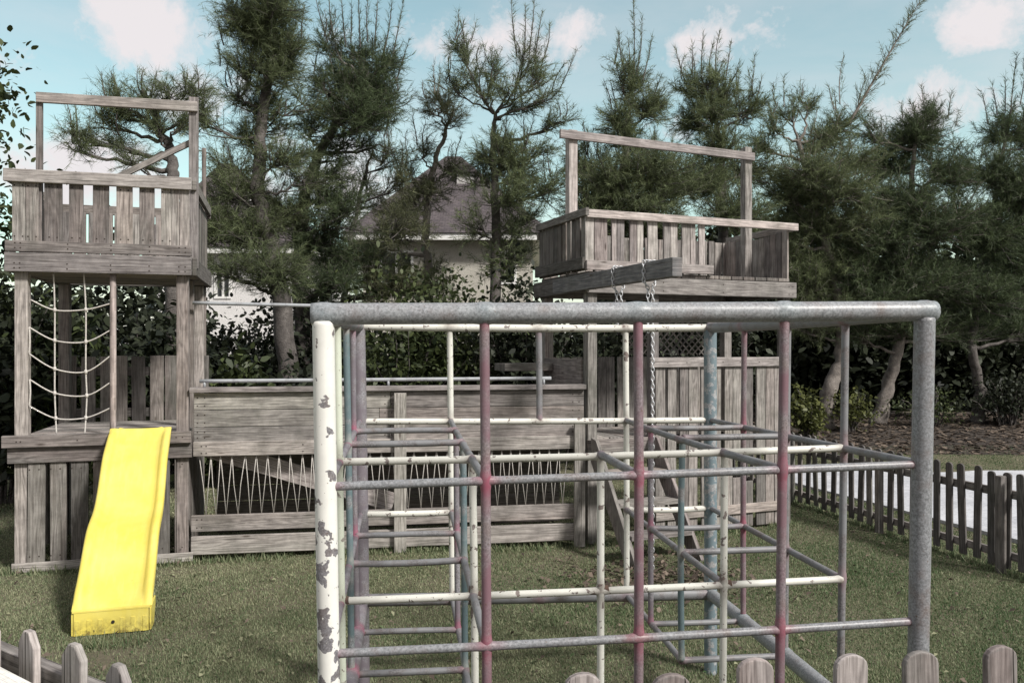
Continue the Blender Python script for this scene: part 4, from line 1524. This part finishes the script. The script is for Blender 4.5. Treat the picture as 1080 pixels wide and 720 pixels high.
feathery_tree('feathery_tree', 'bushy feathery tree with a comb of upright shoots above the corner of the lookout tower', 14.8,
              [(760, 440), (762, 300), (762, 200), (760, 160), (752, 115)], .13,
              [(740, 90, 22, 14, 1.2), (765, 100, 20, 14, 1.1), (750, 122, 26, 18, 1.2), (728, 130, 20, 18), (787, 120, 18, 13), (760, 160, 32, 20), (740, 190, 40, 28), (792, 180, 30, 24), (770, 225, 46, 28), (725, 90, 12, 12, .8), (800, 110, 10, 12, .6)],
              [(722, 85, 712, 50), (730, 78, 730, 46), (740, 78, 742, 34), (748, 78, 752, 46), (755, 80, 759, 32), (765, 85, 771, 44), (778, 100, 779, 66), (790, 105, 796, 58), (797, 108, 804, 80), (770, 88, 781, 70)], NEEDLE, seed=8, group=TREES)
feathery_tree('feathery_tree', 'leaning pale-trunked feathery tree whose long plume points at the sky', 15.3,
              [(868, 447), (874, 415), (887, 372), (882, 300), (862, 225), (842, 150)], .17,
              [(802, 150, 18, 13, .8), (830, 118, 18, 11, .8), (850, 108, 14, 10, .8), (870, 150, 34, 20, 1.0), (850, 180, 40, 24, 1.0), (882, 200, 40, 28, 1.2), (832, 205, 34, 28, 1.1), (862, 240, 44, 28, 1.3), (872, 280, 44, 28, 1.3), (842, 300, 40, 36, 1.3), (884, 325, 44, 22, 1.2), (815, 135, 16, 16, .5), (895, 130, 22, 18, .6), (850, 345, 30, 18, 1.0), (810, 250, 30, 30, 1.0), (905, 170, 26, 22, .9), (825, 270, 26, 30, 1.0), (910, 230, 30, 30, 1.0)],
              [(886, 110, 890, 58), (880, 115, 874, 90), (846, 100, 846, 88)], NEEDLE, BARK_PALE, seed=9, group=TREES, plume=[(896, 130, 970, 2)])
feathery_tree('feathery_tree', 'broad dark feathery tree with a slanted pale trunk above the grey corner post', 15.8,
              [(926, 458), (933, 415), (946, 372), (955, 300), (960, 225), (966, 150)], .15,
              [(965, 150, 42, 24, 1.4), (935, 175, 34, 24, 1.3), (1000, 182, 32, 24, 1.3), (950, 212, 48, 28, 1.4), (990, 240, 46, 28, 1.4), (928, 250, 38, 28, 1.3), (960, 290, 50, 28, 1.4), (1000, 302, 40, 28, 1.3), (920, 322, 44, 24, 1.3), (975, 128, 24, 14, 1.1), (960, 345, 44, 18, 1.2), (915, 140, 20, 20, .6), (1020, 230, 26, 40, .9), (900, 290, 34, 34, 1.0), (1010, 345, 30, 18, 1.0), (900, 350, 34, 14, 1.0)],
              [(1000, 125, 1004, 96), (985, 120, 990, 98), (952, 125, 950, 108)], NEEDLE_DARK, BARK_PALE, seed=10, group=TREES)
feathery_tree('feathery_tree', 'dark feathery tree with a thin crooked trunk beyond the concrete path', 16,
              [(1030, 456), (1034, 412), (1026, 366), (1032, 300), (1046, 225), (1060, 150)], .12,
              [(1062, 140, 28, 24, 1.2), (1045, 180, 30, 28, 1.2), (1078, 200, 34, 38, 1.3), (1050, 250, 36, 28, 1.3), (1075, 290, 36, 28, 1.3), (1040, 312, 40, 26, 1.3), (1082, 345, 36, 22, 1.2), (1100, 240, 34, 40, 1.2), (1035, 350, 34, 16, 1.0), (1095, 150, 30, 40, 1.1)],
              [(1066, 120, 1073, 55), (1052, 122, 1046, 88), (1042, 130, 1035, 95), (1076, 110, 1083, 48), (1060, 120, 1060, 80), (1090, 110, 1098, 40)], NEEDLE_DARK, seed=11, group=TREES)


def leaves_mesh(name, O, size, mat, parent, g, up=.35, narrow=.32):
    n = len(O)
    d = unit(g.standard_normal((n, 3)) + np.array([0, -.25, up]))
    d[:, 2] -= .25
    d = unit(d)
    s = unit(np.cross(d, g.standard_normal((n, 3)) * .5 + np.array([0, 0, 1.0])))
    nn = np.cross(s, d)
    L = size * g.uniform(.6, 1.3, n)[:, None]
    v = np.zeros((n, 7, 3))
    v[:, 0] = O
    v[:, 1] = O + d * L * .22 + s * L * narrow * .72 + nn * L * .05
    v[:, 2] = O + d * L * .52 + s * L * narrow * .85 + nn * L * .06
    v[:, 3] = O + d * L * .82 + s * L * narrow * .42 + nn * L * .02
    v[:, 4] = O + d * L - nn * L * .06
    v[:, 5] = O + d * L * .72 - s * L * narrow * .62 + nn * L * .04
    v[:, 6] = O + d * L * .3 - s * L * narrow * .85 + nn * L * .06
    t = np.clip(.45 + .25 * g.standard_normal(n), 0, 1)
    return np_mesh(name, v.reshape(-1, 3), 7, t, mat, parent)


def shrub(label, px, Y, w, h, n, size, mat, seed, z0=0.0, group='shrubs behind the plank barrier', cat='shrub', name='shrub', narrow=.32):
    g = np.random.default_rng(900 + seed)
    random.seed(900 + seed)
    bx = PX(px, Y)
    base = Vector((bx, Y, gh(bx, Y)))
    root = empty(name, label, cat, base, 0, group)
    mb = MB()
    O = []
    ns = 9 + int(w * 5)
    per = n // (ns * 4)
    for i in range(ns):
        az = random.uniform(0, 2 * math.pi)
        rr = w * .5 * math.sqrt(random.random())
        e = Vector((math.cos(az) * rr, math.sin(az) * rr * .8, h * random.uniform(.55, 1.0) * (1 - .35 * (rr / (w * .5)) ** 2)))
        st = Vector((e.x * .2, e.y * .2, z0))
        sb = wiggle(bez(st, Vector((e.x * .35, e.y * .35, e.z * .65)), e, 6), .02)
        mb.tube(sb, [.018 * (1 - .12 * q) for q in range(7)], 5, False)
        for q in range(4):
            k = random.randint(2, 6)
            c = np.array(sb[k]) + g.standard_normal(3) * np.array([w * .08, w * .08, h * .05])
            pts = c + g.standard_normal((per, 3)) * np.array([w * .10, w * .10, h * .075])
            pts[:, 2] = np.maximum(pts[:, 2], .02)
            O.append(pts)
    mb.build('stems', BARK, root)
    leaves_mesh('foliage', np.concatenate(O), size, mat, root, g, narrow=narrow)
    return root


# planting behind the towers and barrier
SH = [
    ('bright leafed bush close behind the barrier by the slide tower', 232, 10.6, 1.3, 1.95, 2600, .13, LEAF, 1),
    ('glossy dark bush under the tallest tree', 290, 11.2, 1.7, 1.7, 3200, .12, LEAF_DARK, 2),
    ('low dark bush behind the white chipped post', 350, 11.3, 1.6, 1.6, 3000, .11, LEAF_DARK, 3),
    ('rounded olive bush below the house eaves', 425, 12.0, 2.2, 3.3, 6000, .10, LEAF, 4),
    ('yellowish bush against the cream house wall', 495, 12.4, 1.9, 3.0, 5000, .09, LEAF, 5),
    ('tall light green bush screening the cream house wall between two trunks', 468, 13.2, 1.5, 3.45, 4600, .085, LEAF, 18),
    ('dark bush behind the barrier at the lookout tower end', 560, 12.0, 1.9, 3.2, 5000, .11, LEAF_DARK, 6),
    ('dark bush seen under the lookout tower deck', 640, 12.6, 2.2, 2.9, 4600, .12, LEAF_DARK, 7),
    ('tall dark bush behind the lattice of the lookout tower', 735, 12.8, 2.4, 3.0, 5200, .12, LEAF_DARK, 8),
    ('low yellow-green bush at the foot of the leaning pale trunk', 852, 14.2, .9, 1.0, 1300, .085, LEAF_YEL, 9),
    ('small yellow-green bush between the two leaning pale trunks', 897, 14.9, .9, .85, 900, .075, LEAF_YEL, 10),
    ('large dark bush behind the slide tower opening', 150, 10.4, 2.0, 2.7, 5000, .13, LEAF_DARK, 11),
    ('strap-leaved bush behind the rope net', 72, 9.9, 1.6, 2.5, 3200, .22, LEAF, 12),
    ('dark bush at the outer edge of the slide tower', 0, 9.6, 1.7, 3.2, 5200, .14, LEAF_DARK, 13),
    ('tall bush under the eaves of the white walled house', 215, 13.0, 2.2, 2.6, 4000, .12, LEAF_DARK, 14),
    ('tall dark bush under the forked tree', 330, 13.5, 2.2, 3.3, 4600, .12, LEAF_DARK, 15),
    ('pale sparse bush beside the crooked thin trunk', 985, 15.5, 1.6, .8, 900, .07, LEAF, 16),
    ('low dark bush at the foot of the crooked thin trunk', 1062, 15.6, 1.9, 1.15, 2000, .09, LEAF_DARK, 17),
]
for (lb, px, Y, w, h, n, sz, mt, sd) in SH:
    shrub(lb, px, Y, w, h, n, sz, mt, sd, narrow=.13 if sd == 12 else .32)

# broad leaved tree at the picture edge
random.seed(55)
g = np.random.default_rng(55)
b0 = Vector((PX(-75, 9.5), 9.5, gh(-6, 9.5)))
BT = empty('broadleaf_tree', 'broad-leaved tree reaching in with dark leaf clusters beside the slide tower', 'tree', b0)
mb = MB()
sp = spline([(0, 0, 0), (.05, 0, 1.6), (-.05, 0, 3.2), (.1, 0, 4.6), (.1, 0, 5.6)], 5)
mb.tube(sp, [.12 - .10 * i / (len(sp) - 1) for i in range(len(sp))], 8)
O = []
for (px, py, r_, n_) in ((6, 88, .10, 42), (2, 102, .12, 55), (14, 104, .08, 24), (-4, 60, .14, 34), (2, 150, .10, 22), (-15, 130, .25, 130), (-20, 80, .25, 150), (-40, 100, .4, 300), (-60, 40, .45, 300), (4, 46, .07, 10),
                        (-30, 170, .3, 200), (4, 215, .2, 120), (0, 240, .25, 160), (-10, 280, .4, 260), (-20, 320, .5, 320), (-70, 180, .5, 300), (-100, 100, .6, 400)):
    c = P(px - 14, py, 9.5) - b0
    a = min(sp, key=lambda q: (q - c).length + 2 * max(0, q.z - c.z + .4))
    lm = wiggle(bez(a, a.lerp(c, .5) + Vector((0, 0, -.1)), c, 6), .02)
    mb.tube(lm, [.03, .026, .022, .018, .014, .01, .006], 5, False)
    O.append(np.array(c) + g.standard_normal((n_, 3)) * r_)
mb.build('trunk', BARK, BT)
leaves_mesh('crown', np.concatenate(O), .10, LEAF, BT, g)

# far wood behind the trees
def woods(name, label, n, xr, yr, zfun, size, mat, seed):
    g = np.random.default_rng(seed)
    x = g.uniform(*xr, n)
    y = g.uniform(*yr, n)
    zt = zfun(x) * (0.8 + .2 * np.sin(y * 2))
    z = gh_np(x, y) + zt * g.random(n) ** .8
    o = leaves_mesh(name, np.stack([x, y, z], 1), size, mat, None, g)
    o['kind'] = 'stuff'
    o['label'] = label
    o['category'] = 'woods'
    return o


woods('woods', 'dark mass of undergrowth and far trees behind the row of trees', 110000, (2.0, 24), (18.5, 22),
      lambda x: 4.6 + .6 * np.sin(x * 1.1) + .5 * np.sin(x * 2.7 + 1) + .25 * np.sin(x * 6.3), .24, LEAF_DARK, 77)
woods('undergrowth', 'dark undergrowth between the houses and the playground', 46000, (-24, 2.5), (16.5, 19),
      lambda x: 2.0 + 1.6 * (x < -7) + .5 * np.sin(x * 1.3) + .4 * np.sin(x * 3.1 + 1), .2, LEAF_DARK, 78)

# ------------------------------------------------------------------ houses
ROOF, nt, b = newmat('purple_brown_shingle')
_p = nd(nt, 'ShaderNodeTexCoord').outputs['Object']
br = nd(nt, 'ShaderNodeTexBrick')
br.inputs['Scale'].default_value = 3.2
br.inputs['Color1'].default_value = (0.07, 0.06, 0.064, 1)
br.inputs['Color2'].default_value = (0.108, 0.093, 0.096, 1)
br.inputs['Mortar'].default_value = (0.05, 0.04, 0.048, 1)
br.inputs['Mortar Size'].default_value = 0.03
nt.links.new(mapped(nt, _p, (1, 1, 1.6)), br.inputs['Vector'])
sx_ = nd(nt, 'ShaderNodeSeparateXYZ'); nt.links.new(_p, sx_.inputs[0])
cx_ = nd(nt, 'ShaderNodeCombineXYZ')
nt.links.new(sx_.outputs['X'], cx_.inputs['X'])
nt.links.new(mathn(nt, 'ADD', sx_.outputs['Z'], mathn(nt, 'MULTIPLY', sx_.outputs['Y'], .3)), cx_.inputs['Y'])
nt.links.new(cx_.outputs[0], br.inputs['Vector'])
_n = noise(nt, _p, 2.5, 5, .7)
_c = mix(nt, 1.0, br.outputs['Color'], ramp(nt, _n, [(.3, .65), (.7, 1.2)]).outputs[0], 'MULTIPLY')
nt.links.new(_c, b.inputs['Base Color'])
b.inputs['Roughness'].default_value = .9
CREAMWALL = noise_mat('cream_stucco', [(.3, (.42, .40, .35)), (.7, (.52, .50, .44))], 2, .9, 5, .3, .01, 30)
WHITEWALL = noise_mat('white_stucco', [(.3, (.70, .69, .68)), (.7, (.80, .79, .78))], 2, .9, 5, .3, .01, 30)
FASCIA, nt, b = newmat('white_fascia_paint')
b.inputs['Base Color'].default_value = (.78, .78, .76, 1)
b.inputs['Roughness'].default_value = .6
GLASS, nt, b = newmat('window_glass')
b.inputs['Base Color'].default_value = (.03, .035, .04, 1)
b.inputs['Roughness'].default_value = .08
b.inputs['Specular IOR Level'].default_value = .8
LOUVRE = noise_mat('grey_louvre_paint', [(.3, (.42, .41, .40)), (.7, (.55, .54, .53))], 5, .7)


def house(label, x0, x1, Y, dpt, eave, apex, apx0, apx1, wall, windows, dormer=None):
    base = Vector(((x0 + x1) / 2, Y, gh(0, 20)))
    root = empty('house', label, 'house', base)
    z = lambda v: v - base.z
    hx = (x1 - x0) / 2
    mb = MB()
    # walls with real openings on the front: build the front as strips round the windows
    xs_ = sorted({-hx, hx, *[w[0] - base.x for w in windows], *[w[1] - base.x for w in windows]})
    th = .2
    for xa, xb in zip(xs_, xs_[1:]):
        hit = [w for w in windows if w[0] - base.x <= xa + 1e-6 and w[1] - base.x >= xb - 1e-6]
        if not hit:
            mb.box(xa, xb, 0, th, 0, z(eave) - .02, .5)
        else:
            w = hit[0]
            mb.box(xa, xb, 0, th, 0, z(w[2]), .5)
            mb.box(xa, xb, 0, th, z(w[3]), z(eave) - .02, .5)
    mb.box(-hx, -hx + th, th, dpt, 0, z(eave) - .02, .5)
    mb.box(hx - th, hx, th, dpt, 0, z(eave) - .02, .5)
    mb.box(-hx + th, hx - th, dpt - th, dpt, 0, z(eave) - .02, .5)
    mb.build('wall', wall, root)
    for w in windows:
        xa, xb, za, zb = w[0] - base.x, w[1] - base.x, z(w[2]), z(w[3])
        mb = MB()
        f = .07
        mb.box(xa, xa + f, -.03, .08, za, zb); mb.box(xb - f, xb, -.03, .08, za, zb)
        mb.box(xa + f, xb - f, -.03, .08, za, za + f); mb.box(xa + f, xb - f, -.03, .08, zb - f, zb)
        mb.box((xa + xb) / 2 - .025, (xa + xb) / 2 + .025, -.02, .06, za + f, zb - f)
        fo = mb.build('window', FASCIA, root)
        mb = MB(); mb.box(xa + f, xb - f, .09, .11, za + f, zb - f); mb.build('pane', GLASS, fo)
    ov = .45
    # fascia
    mb = MB()
    e0, e1 = z(eave) - .14, z(eave) + .05
    mb.box(-hx - ov, hx + ov, -ov - .03, -ov, e0, e1); mb.box(-hx - ov, hx + ov, dpt + ov, dpt + ov + .03, e0, e1)
    mb.box(-hx - ov - .03, -hx - ov - .001, -ov, dpt + ov, e0, e1); mb.box(hx + ov + .001, hx + ov + .03, -ov, dpt + ov, e0, e1)
    mb.build('fascia', FASCIA, root)
    mb = MB(); mb.box(-hx - ov, hx + ov, -ov, dpt + ov, z(eave) - .01, z(eave) + .02); mb.build('soffit', FASCIA, root)
    # hip roof
    o2 = ov + .08
    v = [(-hx - o2, -o2, z(eave) + .055), (hx + o2, -o2, z(eave) + .055), (hx + o2, dpt + o2, z(eave) + .055), (-hx - o2, dpt + o2, z(eave) + .055),
         (apx0 - base.x, dpt / 2, z(apex)), (apx1 - base.x, dpt / 2, z(apex))]
    mb = MB()
    mb.add_verts(v, .5)
    for f in ((0, 1, 5, 4), (2, 3, 4, 5), (1, 2, 5), (3, 0, 4), (3, 2, 1, 0)):
        mb.face(f, [(0, 0)] * len(f))
    rf = mb.build('roof', ROOF, root)
    if dormer:
        dx0, dx1, dz0, dz1, dy = dormer
        xa, xb = dx0 - base.x, dx1 - base.x
        y0 = dy - Y
        mb = MB()
        mb.box(xa, xb, y0, y0 + 1.5, z(dz0), z(dz1) - .005)
        mb.build('gablet', LOUVRE, rf)
        mb = MB()
        o3 = .12
        xm_ = (xa + xb) / 2
        hgt = (xb - xa) * .55
        vv = [(xa - o3, y0 - .1, z(dz1)), (xb + o3, y0 - .1, z(dz1)), (xm_, y0 - .1, z(dz1) + hgt), (xa - o3, y0 + 2.0, z(dz1)), (xb + o3, y0 + 2.0, z(dz1)), (xm_, y0 + 2.0, z(dz1) + hgt)]
        mb.add_verts(vv, .5)
        for f in ((0, 1, 2), (0, 2, 5, 3), (1, 4, 5, 2), (3, 5, 4), (0, 3, 4, 1)):
            mb.face(f, [(0, 0)] * len(f))
        mb.build('gablet_roof', ROOF, rf)
    return root


hy = 23.0
k = hy / FOC
house('cream house with purple-brown hipped roof and small roof gablet behind the trees', PX(383, hy), PX(562, hy), hy, 7.0, PZ(250, hy), PZ(165, hy + 3.5), PX(478, hy + 3.5) - .25, PX(478, hy + 3.5) + .25,
      CREAMWALL, [(PX(400, hy), PX(436, hy), PZ(300, hy), PZ(264, hy)), (PX(520, hy), PX(545, hy), PZ(300, hy), PZ(264, hy))],
      (PX(482, hy + 2), PX(500, hy + 2), PZ(205, hy + 1.9), PZ(182, hy + 1.9), hy + 1.9))
hy = 25.0
house('white walled house with grey-brown hipped roof behind the tallest tree', PX(165, hy), PX(318, hy), hy, 7.5, PZ(264, hy), PZ(172, hy + 3.7), PX(238, hy + 3.7) - .2, PX(238, hy + 3.7) + .2,
      WHITEWALL, [(PX(226, hy), PX(244, hy), PZ(315, hy), PZ(278, hy))],
      (PX(250, hy + 1.5), PX(264, hy + 1.5), PZ(212, hy + 1.5), PZ(196, hy + 1.5), hy + 1.5))

# ------------------------------------------------------------------ sky, sun, camera
SUN = Vector((0.74, -0.62, 0.84)).normalized()
el = math.asin(SUN.z)
az = math.atan2(SUN.x, SUN.y)
W = bpy.data.worlds.new('World')
S.world = W
W.use_nodes = True
nt = W.node_tree
bg = nt.nodes['Background']
sky = nd(nt, 'ShaderNodeTexSky')
sky.sky_type = 'NISHITA'
sky.sun_disc = False
sky.sun_elevation = el
sky.sun_rotation = az
sky.air_density = 1.0
sky.dust_density = 1.2
sky.ozone_density = 1.0
gen = nd(nt, 'ShaderNodeTexCoord').outputs['Generated']
sepd = nd(nt, 'ShaderNodeSeparateXYZ')
nt.links.new(gen, sepd.inputs[0])


def blob(px, py, rx_, ry_):
    """cloud bank centred on a compass direction of the real sky"""
    d = Vector(((px - 540) / FOC, 1, -(py - HOR) / FOC)).normalized()
    sub = nd(nt, 'ShaderNodeVectorMath'); sub.operation = 'SUBTRACT'
    nt.links.new(gen, sub.inputs[0]); sub.inputs[1].default_value = d
    sc = nd(nt, 'ShaderNodeVectorMath'); sc.operation = 'MULTIPLY'
    nt.links.new(sub.outputs[0], sc.inputs[0]); sc.inputs[1].default_value = (FOC / rx_, FOC / rx_, FOC / ry_)
    ln = nd(nt, 'ShaderNodeVectorMath'); ln.operation = 'LENGTH'
    nt.links.new(sc.outputs[0], ln.inputs[0])
    return mathn(nt, 'SUBTRACT', 1.0, ln.outputs['Value'])


cn = noise(nt, gen, 11.0, 10, .66, .2)
cn2 = noise(nt, mapped(nt, gen, (2.0, 2.0, 7.0)), 1.6, 8, .6, .3)
acc = None
for (px, py, rx_, ry_, kk) in ((160, 30, 70, 50, 1.0), (1062, 10, 64, 38, .9), (580, 45, 200, 36, .42), (210, 105, 60, 50, .6), (985, 115, 70, 34, .5), (340, 190, 150, 70, .55), (100, 180, 120, 70, .5), (715, 45, 90, 28, .35), (-250, 60, 200, 120, 1), (1400, 60, 220, 120, 1)):
    v = mathn(nt, 'MULTIPLY', mathn(nt, 'MAXIMUM', blob(px, py, rx_, ry_), -.6), kk)
    acc = v if acc is None else mathn(nt, 'MAXIMUM', acc, v)
dens = mathn(nt, 'ADD', mathn(nt, 'MULTIPLY', acc, .62), mathn(nt, 'MULTIPLY', mathn(nt, 'SUBTRACT', cn, .5), 1.55))
cm = ramp(nt, dens, [(.04, 0.0), (.20, .6), (.36, .97)]).outputs[0]
veil = ramp(nt, cn2, [(.36, .10), (.72, .38)]).outputs[0]
cmt = mathn(nt, 'MAXIMUM', cm, veil)
# unseen grey cloud deck, added overhead and behind the camera as neutral fill
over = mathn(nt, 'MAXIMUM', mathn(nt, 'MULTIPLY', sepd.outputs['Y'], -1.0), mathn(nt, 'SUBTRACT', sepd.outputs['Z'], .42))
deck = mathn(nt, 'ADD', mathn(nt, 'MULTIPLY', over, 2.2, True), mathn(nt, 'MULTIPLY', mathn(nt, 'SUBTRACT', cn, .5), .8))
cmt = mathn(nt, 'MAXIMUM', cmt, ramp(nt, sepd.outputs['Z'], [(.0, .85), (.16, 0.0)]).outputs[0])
fill_mask = ramp(nt, deck, [(.1, 0.0), (.55, .95)]).outputs[0]
cloudcol = (6.9, 6.5, 6.6)
skyc = mix(nt, 1.0, sky.outputs[0], (1.72, 1.88, 1.36), 'MULTIPLY')
fin = mix(nt, fill_mask, mix(nt, cmt, skyc, cloudcol), (4.5, 4.25, 4.3))
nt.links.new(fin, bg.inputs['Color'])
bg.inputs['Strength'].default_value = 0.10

sl = bpy.data.lights.new('sun', 'SUN')
sl.energy = 4.1
sl.angle = R(9)
sl.color = (1.0, .955, .90)
so = bpy.data.objects.new('sun', sl)
C.objects.link(so)
so.rotation_euler = SUN.to_track_quat('Z', 'Y').to_euler()
so.location = (6, -6, 12)

cd = bpy.data.cameras.new('camera')
cd.sensor_width = 36.0
cd.lens = 36.0 * FOC / 1080.0
cd.shift_y = (HOR - 360.0) / 1080.0
cd.clip_start = .05
cd.clip_end = 2000
co = bpy.data.objects.new('camera', cd)
C.objects.link(co)
co.location = (0, 0, EYE)
co.rotation_euler = (R(90), 0, 0)
S.camera = co

S.view_settings.view_transform = 'Standard'
S.view_settings.look = 'None'
S.view_settings.gamma = 1
S.view_settings.exposure = 0.32
S.view_settings.use_curve_mapping = False
S.cycles.max_bounces = 6
S.cycles.transparent_max_bounces = 4
